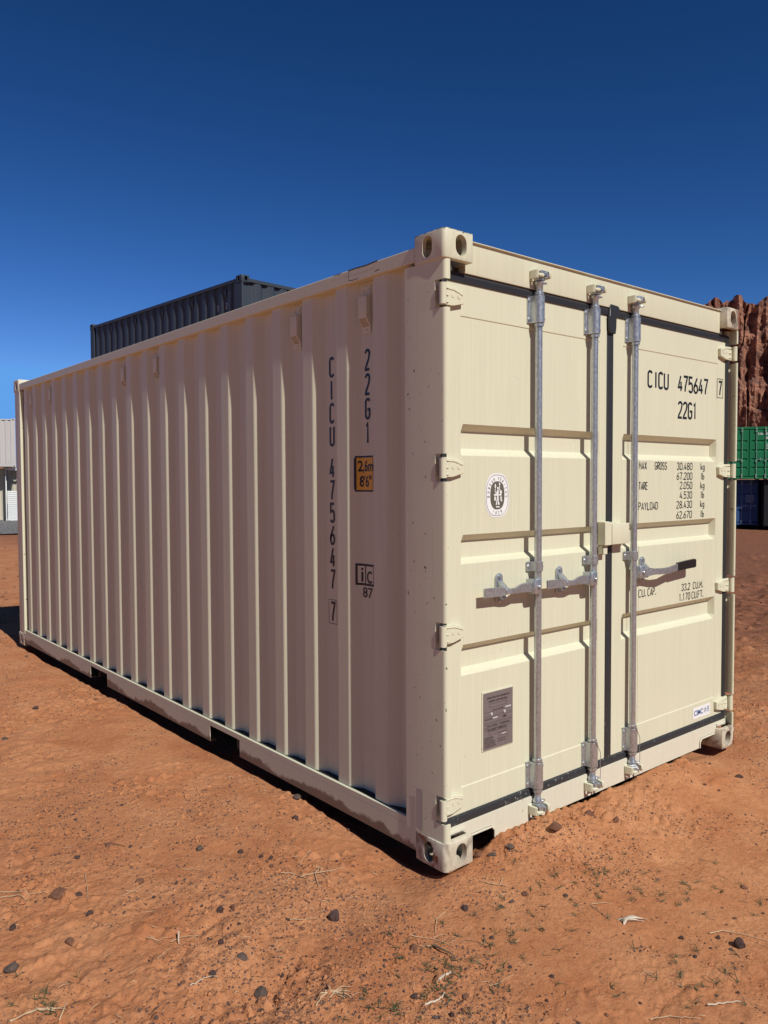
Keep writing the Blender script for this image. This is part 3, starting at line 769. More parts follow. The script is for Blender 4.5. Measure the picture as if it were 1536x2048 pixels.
for a, b, c, d in ((.140, .178, .166, .173), (.058, .092, .132, .138), (.116, .148, .053, .058)): t.add([f(a, c, .0004), f(b, c, .0004), f(b, d, .0004), f(a, d, .0004)], [(0, 1, 2, 3)])
for cx, cy in ((.050, .155), (.134, .152)): t.tube([f(cx, cy, -.0005), f(cx, cy, .003)], .0065, 12)
t.build('plate_rivets', plain('pale_rivets', (.55, .53, .52), .4), dl)

# ---- writing on the long side
side = [o for o in box_root.children if o.name.startswith('side_wall')][0]
def on_side(Y0, Z0, lift0=.0015): return lambda a, b, l: (prof(PS, Y0-a)-lift0-l, Y0-a, Z0+b)
t = MB()
for i, ch in enumerate('CICU'): stroke_text(t, ch, on_side(.853, 2.089-.110*i), .100, .0125, .007 if ch == 'I' else 0, .042 if ch != 'I' else .028)
for i, ch in enumerate('475647'): stroke_text(t, ch, on_side(.855, 1.606-.108*i), .100, .0125, 0, .042)
g = on_side(.855, .909)
stroke_text(t, '7', g, .100, .0125, 0, .042); ribbon(t, [(-.012, -.008), (.020, -.008), (.053, -.008), (.053, .108), (.020, .108), (-.012, .108), (-.012, -.008)], .0022, g, 0)
for i, ch in enumerate('22G1'): stroke_text(t, ch, on_side(.577, 2.092-.1105*i), .100, .0125, 0, .040 if ch != '1' else .038)
t.build('side_number', M['ink'], side, smooth=0)
def grid(mb, fn, x0, x1, y0, y1, lift, nx=12):
    xs = [x0+(x1-x0)*i/nx for i in range(nx+1)]
    mb.add([fn(x, y0, lift) for x in xs] + [fn(x, y1, lift) for x in xs], [(i, i+1, i+nx+2, i+nx+1) for i in range(nx)])
g = on_side(.636, 1.542, .0012); W1 = .114; H1 = .168
b = MB(); grid(b, g, .004, W1, .002, H1-.002, 0); grid(b, g, 0, .004, .012, H1-.012, 0, 2); b.build('height_sign', M['ink'], side, smooth=0)
b = MB(); grid(b, g, .0125, W1+.0003, .010, H1-.010, .0009); b.build('height_sign_face', M['yellow'], side, smooth=0)
t = MB(); font_mesh(t, '2,6m', g, .048, .018, W1+.004, .096, .02, .0018); font_mesh(t, '8\'6"', g, .048, .026, .106, .026, .02, .0018); t.build('height_sign_lettering', M['ink'], side, smooth=0)
g = on_side(.632, 1.112, .0012); t = MB()
grid(t, g, 0, .112, .0, .010, 0); grid(t, g, 0, .112, .090, .100, 0); grid(t, g, 0, .010, .010, .090, 0, 2); grid(t, g, .050, .056, .010, .090, 0, 2); grid(t, g, .109, .112, .010, .090, 0, 2)
grid(t, g, .026, .037, .016, .062, 0, 2); grid(t, g, .026, .037, .070, .080, 0, 2)
ribbon(t, arc(.086, .040, .018, .024, 45, 315, 14), .009, g, .0004)
g2 = on_side(.598, 1.058, .0012); font_mesh(t, '87', g2, .046, 0, .072, 0, .01, .0005)
t.build('intermodal_mark', M['ink'], side, smooth=0)
sc = MB(); gs = lambda a, b, l: (.0048-l, a, b)
ribbon(sc, [(.628, 2.549), (.626, 2.500)], .0022, gs, 0); ribbon(sc, [(.628, 2.502), (.60, 2.498), (.56, 2.499)], .003, gs, .0001)
ribbon(sc, [(.63, 2.546), (.58, 2.547), (.50, 2.544), (.42, 2.5475)], .006, gs, .0001); ribbon(sc, [(.74, 2.547), (.70, 2.546), (.68, 2.5478)], .003, gs, 0); ribbon(sc, [(.44, 2.505), (.41, 2.508)], .004, gs, 0)
sc.build('rail_scuff', plain('dark_scuff', (.09, .08, .075), .7), box_root, smooth=0)
for k in (0, 2, 8, 10, 16, 18): vent(box_root, .558+.28*k, mc)
# scuffed patch near the foot of the corner post
MB().add([(.0005, .176, .30), (.0005, .176, .135), (.0005, .142, .128), (.0005, .144, .30)], [(0, 1, 2, 3)]).build('scuffed_patch', plain('bare_patch', (.50, .46, .42), .5), box_root, smooth=0)

# ------------------------------------------------------------------ other containers
def colours(nm, col, rough=.5):
    p = paint(nm, col, rough=rough, dirt=.3, streak=.12)
    return dict(cream=p, post=p, wall=p, rail=p, bar=p)
def simple_doors(root, H, m, rows, bars=(.40, .86, 1.58, 2.04), ink=None):
    for i, (x0, x1) in enumerate(((.06, 1.20), (1.24, WID-.06))):
        d = soft(door_mesh(x0, x1, x0+.09, x1-.09, rows, H), 'left_door' if i == 0 else 'right_door', m['cream'], root, w=.004, seg=1)
        hs = MB()
        for k in range(4):
            z = .3 + k*(H-.6)/3
            a, b = (.02, .15) if i == 0 else (WID-.15, WID-.02)
            hs.box(a, b, .03, .06, z-.05, z+.05)
        hs.build('hinges', m['cream'], d)
        for xc in bars[2*i:2*i+2]:
            b = MB().tube([(xc, .025, .08), (xc, .025, H-.08)], .017, 8)
            for z in (.13, .25, 1.0, H-.27, H-.13): b.box(xc-.05, xc+.035, .0, .06, z-.05, z+.05)
            b.build('locking_bar', m['bar'], d)
            s = -1 if i == 0 else 1
            h = MB().box(min(xc, xc+s*.36), max(xc, xc+s*.36), -.005, .010, 1.08, 1.12); h.box(xc+s*.2-.03, xc+s*.2+.03, .01, .0635, 1.03, 1.17)
            h.build('door_handle', m['bar'], d)
    MB().prism([(.05, H-.15), (.05, H-.03), (.12, H-.03), (.12, H-.15)], 0, .163, WID-.163).build('door_header', m['cream'], root)
    MB().box(.163, WID-.163, .05, .08, .03, .152).build('door_sill', m['cream'], root)
    return d
def other(name, label, loc, rz, L, H, m, group=None, ends=(1, 1), vents=(), notches=None):
    r = empty(name, loc, rz); tag(r, label, 'container', group)
    shell(r, L, H, m); castings(r, L, H, m['cream'], m['cream'])
    if ends[0]: end_wall(r, L, H, m, 0, sgn=1)
    if ends[1]: end_wall(r, L, H, m, L, sgn=-1)
    for y in vents: vent(r, y, m)
    return r
slate = colours('slate_blue_paint', (.045, .060, .082), .5)
D0 = (4.70, 9.80); RZ = math.radians(4.45)
top = other('stacked_container', 'dark slate blue container on the upper level of a stack behind the cream container', (D0[0], D0[1], 2.57), RZ, 6.058, 2.591, slate, 'slate blue containers stacked in pairs', vents=[.558+.28*k for k in (0, 4, 8, 12, 16)])
other('stacked_container', 'dark slate blue container at the bottom of a stack, hidden behind the cream container', (D0[0], D0[1], -.025), RZ, 6.058, 2.591, slate, 'slate blue containers stacked in pairs')
ts = [o for o in top.children if o.name.startswith('side_wall')][0]; t = MB(); PSD = corr_points(6.058)
for ch, y0 in (('2', .577), ('S', .857)):
    stroke_text(t, ch, (lambda y0: (lambda a, b, l: (prof(PSD, y0-a)-.0015-l, y0-a, 2.092+b)))(y0), .105, .0125, 0, .042)
t.build('side_number', plain('pale_lettering', (.62, .62, .60), .6), ts, smooth=0)

def at(u, v, d):                                        # point seen at source pixel (u, v), d metres ahead
    a = (u-768)/1573.238; b = -(v-1024)/1573.238
    return Vector(CAM) + d*(Vector(R_)*a + Vector(U_)*b - Vector(B_))
# right: a green one resting across a blue and a black one
YAW = math.radians(-55)
def place(u, dist, z, yaw, L=None, xoff=0):             # near-left bottom corner so that the door end is centred on pixel u
    c = at(u, 963, dist); d = Vector((math.cos(yaw), math.sin(yaw))); q = Vector((c.x, c.y)) - d*(WID/2+xoff)
    return (q.x, q.y, z)
green = colours('green_paint', (.012, .19, .075), .45); green['bar'] = plain('pale_green_bar', (.20, .36, .26), .5)
blue = colours('blue_paint', (.035, .10, .26), .5); blue['bar'] = plain('pale_blue_bar', (.16, .27, .45), .5)
black = colours('black_container_paint', (.012, .012, .014), .6)
RG = [(.55, .575, .66, .69), (1.02, 1.045, 1.13, 1.16), (1.50, 1.525, 1.61, 1.64), (2.0, 2.025, 2.11, 2.14)]
ZB = -.96
gl = place(1498, 43, ZB+2.570, YAW)
gr = other('green_container', 'green container raised above a blue one in front of the red cliff', gl, YAW, 12.19, 2.896, green, ends=(0, 1))
gd = simple_doors(gr, 2.896, green, RG)
t = MB(); fg = lambda a, b, l: (a, YP-.004-l, b)
stroke_text(t, 'EISU', fg2 := (lambda a, b, l: fg(a, b+2.42, l)), .12, .022, 1.66, 1.90); stroke_text(t, '8057', fg2, .12, .022, 1.98, 2.30)
stroke_text(t, 'L5G1', lambda a, b, l: fg(a, b+2.20, l), .12, .022, 1.98, 2.22)
for i in range(4): stroke_text(t, ('30480', '67200', '3900', '26580')[i], lambda a, b, l, i=i: fg(a, b+1.90-.085*i, l), .05, .010, 2.02, 2.2)
t.build('door_lettering', plain('white_lettering', (.7, .7, .68), .6), gd, smooth=0)
def back(p, d, side=0.0): return (p[0] - math.sin(YAW)*d + math.cos(YAW)*side, p[1] + math.cos(YAW)*d + math.sin(YAW)*side, ZB)
bl = other('blue_container', 'blue container standing half in shade beneath the green container', back(gl, .95, -.55), YAW, 12.19, 2.591, blue, ends=(0, 1))
bd = simple_doors(bl, 2.591, blue, ROWS)
t = MB()
for i in range(4): stroke_text(t, ('30480', '67200', '2200', '28280')[i], lambda a, b, l, i=i: fg(a, b+1.62-.11*i, l), .07, .014, 1.80, 2.2)
t.build('door_lettering', plain('faded_lettering', (.45, .50, .58), .6), bd, smooth=0)
other('black_container', 'black container at the right edge beside the blue container', back(gl, .15, 2.0), YAW, 12.19, 2.591, black)

# left: pale grey one over a half-open white one and a cream one
pale = colours('pale_grey_paint', (.55, .53, .52), .5); whitec = colours('white_container_paint', (.78, .80, .80), .45); beige = colours('beige_paint', (.60, .55, .44), .5)
ZL = -.47
pr = at(33, 963, 42.0)
q = Vector((pr.x, pr.y)); tc = (Vector((CAM[0], CAM[1]))-q).normalized()
rz = math.atan2(-tc.y, -tc.x)                            # long side faces the yard
other('pale_grey_container', 'pale grey corrugated container raised on two others at the left edge', (pr.x, pr.y, ZL+2.90), rz, 12.19, 2.591, pale)
ex = Vector((math.cos(rz), math.sin(rz))); ey = Vector((-math.sin(rz), math.cos(rz)))
# end-on container with a roll-up door, set back a little
def lower(u_left, back_):                               # near-left corner of the end seen at pixel u_left
    p = at(u_left, 963, 42.0); return Vector((p.x, p.y)) + ex*back_
rr = rz - math.pi/2
wp = lower(10, .25)
wr = empty('white_container', (wp.x, wp.y, ZL), rr); tag(wr, 'white container with a half lowered slatted door under the pale grey one', 'container')
shell(wr, 6.058, 2.896, whitec); castings(wr, 6.058, 2.896, whitec['cream'], whitec['cream']); end_wall(wr, 6.058, 2.896, whitec, 6.058, sgn=-1)
MB().box(.163, WID-.163, .02, .08, 2.74, 2.86).build('door_header', whitec['cream'], wr)
mb = MB()
for i in range(14): mb.prism([(.055, .16+.105*i), (.035, .18+.105*i), (.035, .235+.105*i), (.055, .26+.105*i), (.065, .26+.105*i), (.065, .16+.105*i)], 0, .10, WID-.10)
mb.build('slatted_door', whitec['cream'], wr)
MB().box(.10, WID-.10, .03, .09, .03, .16).build('door_sill', whitec['cream'], wr)
bp = lower(-67, .1)
other('beige_container', 'beige container whose edge shows at the far left under the pale grey one', (bp.x, bp.y, ZL), rr, 6.058, 2.896, beige)
# ------------------------------------------------------------------ ground
def hash2(ix, iy, seed):
    h = (ix.astype(np.int64)*374761393 + iy.astype(np.int64)*668265263 + seed*1442695041) & 0xffffffff
    h = ((h ^ (h >> 13))*1274126177) & 0xffffffff
    return ((h ^ (h >> 16)) & 0xffffff)/float(0xffffff)
def vnoise(x, y, seed=0):
    ix = np.floor(x); iy = np.floor(y); fx = x-ix; fy = y-iy
    u = fx*fx*(3-2*fx); v = fy*fy*(3-2*fy)
    a = hash2(ix, iy, seed); b = hash2(ix+1, iy, seed); c = hash2(ix, iy+1, seed); d = hash2(ix+1, iy+1, seed)
    return (a*(1-u)+b*u)*(1-v)+(c*(1-u)+d*u)*v
def fbm(x, y, seed=0, o=4, g=.5, lac=2.03):
    t = 0; a = 1; s = 0
    for i in range(o): t = t + a*(vnoise(x*lac**i+17*i, y*lac**i-9*i, seed+i)-.5); s += a; a *= g
    return t/s*2
def sstep(a, b, x):
    t = np.clip((x-a)/(b-a), 0, 1); return t*t*(3-2*t)
def lumps(x, y, cell, seed, amp, dens=.5):
    """raised clods: random domes on a jittered lattice"""
    out = np.zeros_like(x); gx = np.floor(x/cell); gy = np.floor(y/cell)
    for dx in (-1, 0, 1):
        for dy in (-1, 0, 1):
            cx = gx+dx; cy = gy+dy
            r0 = hash2(cx, cy, seed); px = (cx+hash2(cx, cy, seed+1))*cell; py = (cy+hash2(cx, cy, seed+2))*cell
            r = cell*(.22+.35*hash2(cx, cy, seed+3))
            an = hash2(cx, cy, seed+4)*3.14; ca = np.cos(an); sa = np.sin(an); st = 1+1.2*hash2(cx, cy, seed+5)
            ux = (x-px)*ca+(y-py)*sa; uy = (-(x-px)*sa+(y-py)*ca)*st
            d = np.sqrt(ux*ux+uy*uy)/r
            out = np.maximum(out, np.where(r0 < dens, amp*(.4+.6*hash2(cx, cy, seed+6))*np.clip(1-d*d, 0, 1)**.6, 0))
    return out
def flat(u, v):
    a = (u-768)/1573.238; b = -(v-1024)/1573.238; d = Vector(R_)*a + Vector(U_)*b - Vector(B_); t = (-.02-CAM[2])/d.z
    return CAM[0]+d.x*t, CAM[1]+d.y*t
CRUMBLED = [(*flat(u, v), s, dg) for u, v, s, dg in ((560, 1985, .16, .020), (350, 2035, .20, .008), (120, 1850, .22, .004), (70, 1790, .16, .0), (170, 1400, .25, .002), (60, 1440, .3, .003), (620, 1600, .22, .0),
            (1010, 1700, .16, -.004), (1110, 1665, .16, -.004), (1210, 1640, .20, -.002), (1480, 1430, .45, .0), (1500, 1330, .6, .0), (890, 1980, .12, .0), (1330, 1630, .25, .0), (330, 1560, .25, .0), (650, 1720, .2, .0))]
def ground_z(x, y):
    x = np.asarray(x, float); y = np.asarray(y, float)
    dx = x-CAM[0]; dy = y-CAM[1]; D = np.hypot(dx, dy)
    az = (dx*R_[0]+dy*R_[1])/np.maximum(D, .1)            # + towards the right of the yard
    z = -.020 - (.45+.70*sstep(-.3, .35, az))*sstep(9, 42, D)
    z = z + .018*fbm(x*.9, y*.9, 3, 3) + .05*fbm(x*.18, y*.18, 5, 2)*sstep(5, 14, D)
    near = np.exp(-(D/9)**2)
    rough = sstep(-.12, .30, fbm(x*.75+3, y*.75, 11, 2))
    z = z + .012*fbm(x*4.5, y*4.5, 21, 4, .55)*(.35+rough) + .0055*fbm(x*22, y*22, 31, 3, .65)*(.35+rough)*near
    z = z + lumps(x, y, .085, 40, .018, .34)*rough*near + lumps(x, y, .034, 50, .0080, .40)*(.20+.80*rough)*near
    crack = 1-np.abs(fbm(x*2.6+fbm(x*7, y*7, 36, 2)*.5, y*2.6, 33, 3))*9        # crust edges broken and lifted
    z = z - .013*np.clip(crack, 0, 1)*rough*near
    for px, py, sg, dig in CRUMBLED:                      # places where the crust is broken up
        w = np.exp(-((x-px)**2+(y-py)**2)/sg**2)
        z = z + w*(lumps(x, y, .060, 95, .026, .55)+lumps(x, y, .026, 97, .010, .5)-dig)
    # hoof and boot scuffs
    z = z - .75*lumps(x+31, y-17, .42, 45, .020, .35)*near
    # bank of soil pushed up along the door end
    bank = np.exp(-((y+.03)/.24)**2)*sstep(.20, .40, x)*(1-sstep(1.75, 2.15, x))
    z = z + bank*(.056+.018*fbm(x*5, y*5, 61, 3) + lumps(x, y, .11, 63, .022, .5) + lumps(x, y, .045, 67, .012, .5))
    z = z + np.exp(-((y+.42)/.22)**2)*sstep(.3, .8, x)*(1-sstep(2.4, 3.0, x))*.012*fbm(x*6, y*6, 65, 3)
    # hollow under the near corner, edge of the soil along the long side
    z = z - .028*np.exp(-((x+.02)/.22)**2-((y-.18)/.24)**2)
    z = z - (.034+.020*fbm(y*2.3, x*0, 68, 3))*np.exp(-((x-.03)/.15)**2)*sstep(.1, .5, y)*(1-sstep(6, 6.6, y))
    z = z - .026*np.exp(-((x-2.32)/.22)**2-((y-.05)/.30)**2)
    z = z + (lumps(x, y, .20, 73, .045, .5) + lumps(x, y, .55, 75, .06, .4))*sstep(3.6, 5.5, x)*(1-sstep(20, 30, D))
    inside = sstep(.02, .10, x)*(1-sstep(2.36, 2.43, x))*sstep(.03, .14, y)*(1-sstep(5.95, 6.05, y))
    z = z - inside*.07*(1-sstep(1.6, 2.2, x)*(1-sstep(.1, .6, y))*.8)
    # old wheel tracks crossing the foreground
    for off, am in ((0, .014), (1.75, .012)):
        t = (x*.43+y*.90) + 2.05 - off*0 + .10*np.sin(x*.9+off); 
        t = (x*.30 - y*.95) - .98 + off*.62 + .09*np.sin(x*.8+off) if off else t
        z = z - am*np.exp(-(t/.13)**2) + am*.7*np.exp(-((np.abs(t)-.22)/.07)**2)
        z = z + .004*np.exp(-(t/.12)**2)*np.sin((x*.9-y*.43)*46)*sstep(0, .3, fbm(x*.8, y*.8, 71, 2)+.1)
    z = z + .005*fbm((x*.8-y*.6)*1.2, (x*.6+y*.8)*9, 81, 2)*near
    return z
def grid_mesh(name, X, Y, Z, mat, wrap=False):
    nr, na = X.shape; co = np.stack([X, Y, Z], -1).reshape(-1, 3).astype('f')
    i = np.arange(nr-1)[:, None]*na; jn = na if wrap else na-1; j = np.arange(jn)[None, :]; j2 = (j+1) % na
    q = np.stack([i+j, i+j2, i+na+j2, i+na+j], -1).reshape(-1, 4).astype('i')
    return quads_mesh(name, co, q, mat)
def quads_mesh(name, co, q, mat, smooth=True):
    me = bpy.data.meshes.new(name); k = q.shape[1]; me.vertices.add(len(co)); me.vertices.foreach_set('co', co.astype('f').ravel())
    me.loops.add(q.size); me.loops.foreach_set('vertex_index', q.astype('i').ravel()); me.polygons.add(len(q))
    me.polygons.foreach_set('loop_start', np.arange(0, q.size, k, dtype='i'))
    me.polygons.foreach_set('use_smooth', np.full(len(q), smooth)); me.update(calc_edges=True); me.validate()
    if mat: me.materials.append(mat)
    return me
FWD = math.atan2(-B_[1], -B_[0])
ang = np.concatenate([np.linspace(-math.pi, -.80, 40)[:-1], np.linspace(-.80, .80, 700), np.linspace(.80, math.pi, 40)[1:-1]])
rad = np.concatenate([[.02, .4, .8, 1.1], np.geomspace(1.4, 14, 820), np.geomspace(14, 4200, 150)[1:]])
A, Rr = np.meshgrid(ang, rad)
GX = CAM[0]+Rr*np.cos(FWD-A); GY = CAM[1]+Rr*np.sin(FWD-A); GZ = ground_z(GX, GY)
def gz_many(x, y):                                       # height of the ground mesh itself, read back from its grid
    dx = np.asarray(x)-CAM[0]; dy = np.asarray(y)-CAM[1]; r = np.clip(np.hypot(dx, dy), rad[0], rad[-1]*.99)
    a = (FWD-np.arctan2(dy, dx)+math.pi) % (2*math.pi)-math.pi; a = np.clip(a, ang[0], ang[-1]-1e-6)
    i = np.clip(np.searchsorted(rad, r)-1, 0, len(rad)-2); j = np.clip(np.searchsorted(ang, a)-1, 0, len(ang)-2)
    u = (r-rad[i])/(rad[i+1]-rad[i]); v = (a-ang[j])/(ang[j+1]-ang[j])
    return (GZ[i, j]*(1-v)+GZ[i, j+1]*v)*(1-u)+(GZ[i+1, j]*(1-v)+GZ[i+1, j+1]*v)*u
def gz(x, y): return float(gz_many(x, y))
def ground_mat():
    m, n, l, b = nt('red_sand')
    geo = N(n, 'NewGeometry'); v = geo.outputs['Position']
    big = noise(n, l, v, .55, 3, .6); mid = noise(n, l, v, 2.6, 4, .6, .6); fine = noise(n, l, v, 38, 5, .7); grit = noise(n, l, v, 130, 3, .6)
    c = mix(n, l, ramp(n, l, mid, [(.30, 0.0), (.70, 1.0)]), (.44, .170, .073), (.58, .278, .135))
    c = mix(n, l, ramp(n, l, fine, [(.30, .55), (.62, 0.0)]), c, (.29, .11, .05))
    c = mix(n, l, ramp(n, l, grit, [(.60, 0.0), (.72, .40)]), c, (.56, .30, .17))
    # drifts of dark basalt grit
    vo = N(n, 'TexVoronoi'); vo.inputs['Scale'].default_value = 85; l.new(v, vo.inputs['Vector'])
    sp = ramp(n, l, vo.outputs['Distance'], [(.16, 1.0), (.26, 0.0)])
    pick = ramp(n, l, vo.outputs['Color'], [(.52, 0.0), (.60, 1.0)])
    drift = ramp(n, l, math_(n, l, 'ADD', math_(n, l, 'MULTIPLY', noise(n, l, v, 1.5, 4, .6), .7), math_(n, l, 'MULTIPLY', noise(n, l, v, 6, 3), .3)), [(.42, .12), (.58, .85)])
    c = mix(n, l, math_(n, l, 'MULTIPLY', math_(n, l, 'MULTIPLY', sp, pick), drift), c, (.085, .048, .042))
    # further off the surface is churned, darker and browner
    sx = N(n, 'SeparateXYZ'); l.new(v, sx.inputs[0])
    far = ramp(n, l, math_(n, l, 'ADD', math_(n, l, 'MULTIPLY', sx.outputs[0], .075), math_(n, l, 'MULTIPLY', noise(n, l, v, .9, 4, .65), .45)), [(.46, 0.0), (.72, .9)])
    c = mix(n, l, far, c, mix(n, l, ramp(n, l, noise(n, l, v, 7, 5, .7), [(.35, 0.0), (.65, 1.0)]), (.10, .040, .025), (.30, .125, .07)))
    l.new(c, b.inputs['Base Color']); b.inputs['Roughness'].default_value = .95; b.inputs['Specular IOR Level'].default_value = .15
    vc = N(n, 'TexVoronoi', feature='F1'); vc.inputs['Scale'].default_value = 55; vc.inputs['Randomness'].default_value = 1.0
    dv = N(n, 'VectorMath', operation='ADD'); nv = N(n, 'TexNoise'); nv.inputs['Scale'].default_value = 25; l.new(v, nv.inputs['Vector'])
    sv = N(n, 'VectorMath', operation='SCALE'); sv.inputs['Scale'].default_value = .03; l.new(nv.outputs['Color'], sv.inputs[0]); l.new(v, dv.inputs[0]); l.new(sv.outputs[0], dv.inputs[1]); l.new(dv.outputs[0], vc.inputs['Vector'])
    crumb = math_(n, l, 'MULTIPLY', math_(n, l, 'SUBTRACT', .6, vc.outputs['Distance']), ramp(n, l, noise(n, l, v, 2.1, 4, .7), [(.40, .10), (.60, 1.0)]))
    h = math_(n, l, 'ADD', math_(n, l, 'ADD', math_(n, l, 'MULTIPLY', fine, .7), math_(n, l, 'MULTIPLY', grit, .30)), math_(n, l, 'MULTIPLY', crumb, .45))
    bump(n, l, h, 1.0, .009, b)
    return m
M['sand'] = ground_mat()
g = link('ground', grid_mesh('ground', GX, GY, GZ, M['sand'], wrap=True)); tag(g, kind='structure')

# gravel apron at the foot of the left-hand containers
def gravel_mat():
    m, n, l, b = nt('grey_gravel'); v = N(n, 'NewGeometry').outputs['Position']
    f = noise(n, l, v, 9, 6, .8)
    l.new(ramp(n, l, f, [(.38, (.05, .05, .052)), (.50, (.17, .165, .16)), (.62, (.50, .49, .48))]), b.inputs['Base Color'])
    b.inputs['Roughness'].default_value = .95; bump(n, l, f, 1.0, .08, b); return m
ax = np.linspace(-.66, -.30, 120); ar = np.linspace(33, 60, 60); A2, R2 = np.meshgrid(ax, ar)
x2 = CAM[0]+R2*np.cos(FWD-A2); y2 = CAM[1]+R2*np.sin(FWD-A2)
gv = link('gravel_path', grid_mesh('gravel_path', x2, y2, ground_z(x2, y2)+.035+.03*fbm(x2*3, y2*3, 91, 3), gravel_mat())); tag(gv, kind='structure')

# ------------------------------------------------------------------ cliffs
def rock_mat():
    m, n, l, b = nt('red_sandstone'); v = N(n, 'NewGeometry').outputs['Position']
    sep = N(n, 'SeparateXYZ'); l.new(v, sep.inputs[0])
    mp = N(n, 'Mapping'); mp.inputs['Scale'].default_value = (.05, .05, .30); l.new(v, mp.inputs['Vector'])
    band = noise(n, l, mp.outputs[0], 1.0, 5, .65, .5); f2 = noise(n, l, v, .12, 6, .7); f3 = noise(n, l, v, .5, 5, .7)
    c = mix(n, l, ramp(n, l, band, [(.35, 0.0), (.65, 1.0)]), (.23, .085, .052), (.52, .25, .155))
    c = mix(n, l, ramp(n, l, f2, [(.45, 0.0), (.62, .8)]), c, (.095, .045, .036))
    c = mix(n, l, ramp(n, l, f3, [(.60, 0.0), (.72, .5)]), c, (.50, .27, .17))
    l.new(c, b.inputs['Base Color']); b.inputs['Roughness'].default_value = .95
    bump(n, l, f3, .8, 2.0, b); return m
RM = rock_mat()
def cliff(name, u0, u1, dist, top, base, seed, sc=1.0, nu=420, nv=170):
    """wall of buttresses standing on a talus slope, following an arc across the view"""
    a0 = math.atan2(u0-768, 1573); a1 = math.atan2(u1-768, 1573)
    s = np.linspace(0, 1, nu)[None, :]; t = np.linspace(0, 1, nv)[:, None]
    S = s*(a1-a0)*dist + 0*t                              # metres along the wall
    ridge = lambda k, sd, o=3: 1-np.abs(fbm(S*k, 0*S+sd, sd, o))*2
    topz = top*(1-.05*np.abs(fbm(S/60/sc, 0*S, seed, 3))-.05*np.abs(fbm(S/14/sc, 0*S+5, seed+2, 3))-.03*fbm(S/5/sc, 0*S, seed+4, 2))
    topz = topz*(.15+.85*sstep(0, .27, s))*(1-.6*sstep(.93, 1, s)) 
    tb = .24                                              # share of the height that is talus
    z = base + np.where(t < tb, t/tb*.24*(topz-base), (.24+.76*np.clip((t-tb)/(.88-tb), 0, 1))*(topz-base))
    hgt = (z-base)/(topz-base)
    inset = np.where(t < tb, -(1-t/tb)*95*sc, 0) + 10*sc*sstep(.52, .58, hgt) + 8*sc*sstep(.80, .84, hgt)
    inset = inset + np.where(t > .88, (t-.88)/.12*260*sc, 0)
    face = sstep(.2, .4, hgt)
    butt = (34*fbm(S/48/sc, z/300, seed+7, 3) + 18*np.abs(fbm(S/17/sc, z/200/sc, seed+8, 3)) + 9*fbm(S/6/sc, z/80/sc, seed+9, 3))*sc
    ledge = 5*sc*(np.floor(z/17/sc+fbm(S/40, z/90, seed+20, 2)*1.2)-z/17/sc)           # strata standing out as ledges
    slot = -7*sc*np.clip(1-np.abs(fbm(S/18/sc, z/90/sc, seed+22, 3))*14, 0, 1)              # deep joints
    d = dist + inset + butt*(.25+.75*face) - slot*face + ledge*face*.6 + 1.5*sc*fbm(S/2.5/sc, z/4/sc, seed+12, 4)*(.6+face)
    a = a0+(a1-a0)*s+0*t
    fx, fy = math.cos(FWD), math.sin(FWD)
    an = FWD-a
    X = CAM[0]+d*np.cos(an); Y = CAM[1]+d*np.sin(an)
    me = grid_mesh(name, X, Y, z, RM); me.polygons.foreach_set('use_smooth', np.zeros(len(me.polygons), bool)); return link(name, me)
c1 = cliff('cliff', 1250, 2000, 620, 138, -2, 100, nu=760, nv=300); tag(c1, kind='structure')
c2 = cliff('hill', -900, 34, 1500, 132, -6, 300, sc=1.6, nu=200, nv=80); tag(c2, kind='structure')

# ------------------------------------------------------------------ stones, twigs, weeds
def stone_mesh(name, seed, sub=2, flat=.7, mat=None):
    bm = bmesh.new(); bmesh.ops.create_icosphere(bm, subdivisions=sub, radius=1.0); rs = random.Random(seed)
    pl = [(Vector((rs.gauss(0, 1), rs.gauss(0, 1), rs.gauss(0, 1))).normalized(), rs.uniform(.55, .88)) for _ in range(11)]
    for v in bm.verts:
        for nrm, dd in pl:
            k = v.co.dot(nrm)
            if k > dd: v.co -= nrm*(k-dd)*.9
        v.co *= 1+rs.uniform(-.05, .05); v.co.z *= flat
    for f in bm.faces: f.smooth = False
    me = bpy.data.meshes.new(name); bm.to_mesh(me); bm.free(); me.materials.append(mat); return me
def stone_mat(name, a, b_):
    m, n, l, b = nt(name); v = mapping(n, l, (1, 1, 1)); f = noise(n, l, v, 2.2, 6, .75)
    l.new(mix(n, l, ramp(n, l, f, [(.35, 0.0), (.65, 1.0)]), a, b_), b.inputs['Base Color']); b.inputs['Roughness'].default_value = .85
    bump(n, l, noise(n, l, v, 6, 5, .8), .6, .12, b); return m
SM = {'dark': stone_mat('dark_stone', (.070, .038, .032), (.16, .092, .075)), 'grey': stone_mat('grey_stone', (.11, .080, .068), (.22, .155, .125)),
      'brown': stone_mat('brown_stone', (.20, .085, .05), (.34, .16, .09)), 'pale': stone_mat('pale_stone', (.42, .27, .18), (.60, .44, .33))}
def gpt(u, v):                                           # ground point under source pixel (u, v)
    a = (u-768)/1573.238; b = -(v-1024)/1573.238
    d = Vector(R_)*a + Vector(U_)*b - Vector(B_); p = Vector(CAM); t = -p.z/d.z
    for _ in range(6): q = p+d*t; t += (gz(q.x, q.y)-q.z)/d.z
    return p+d*t
STM = {}
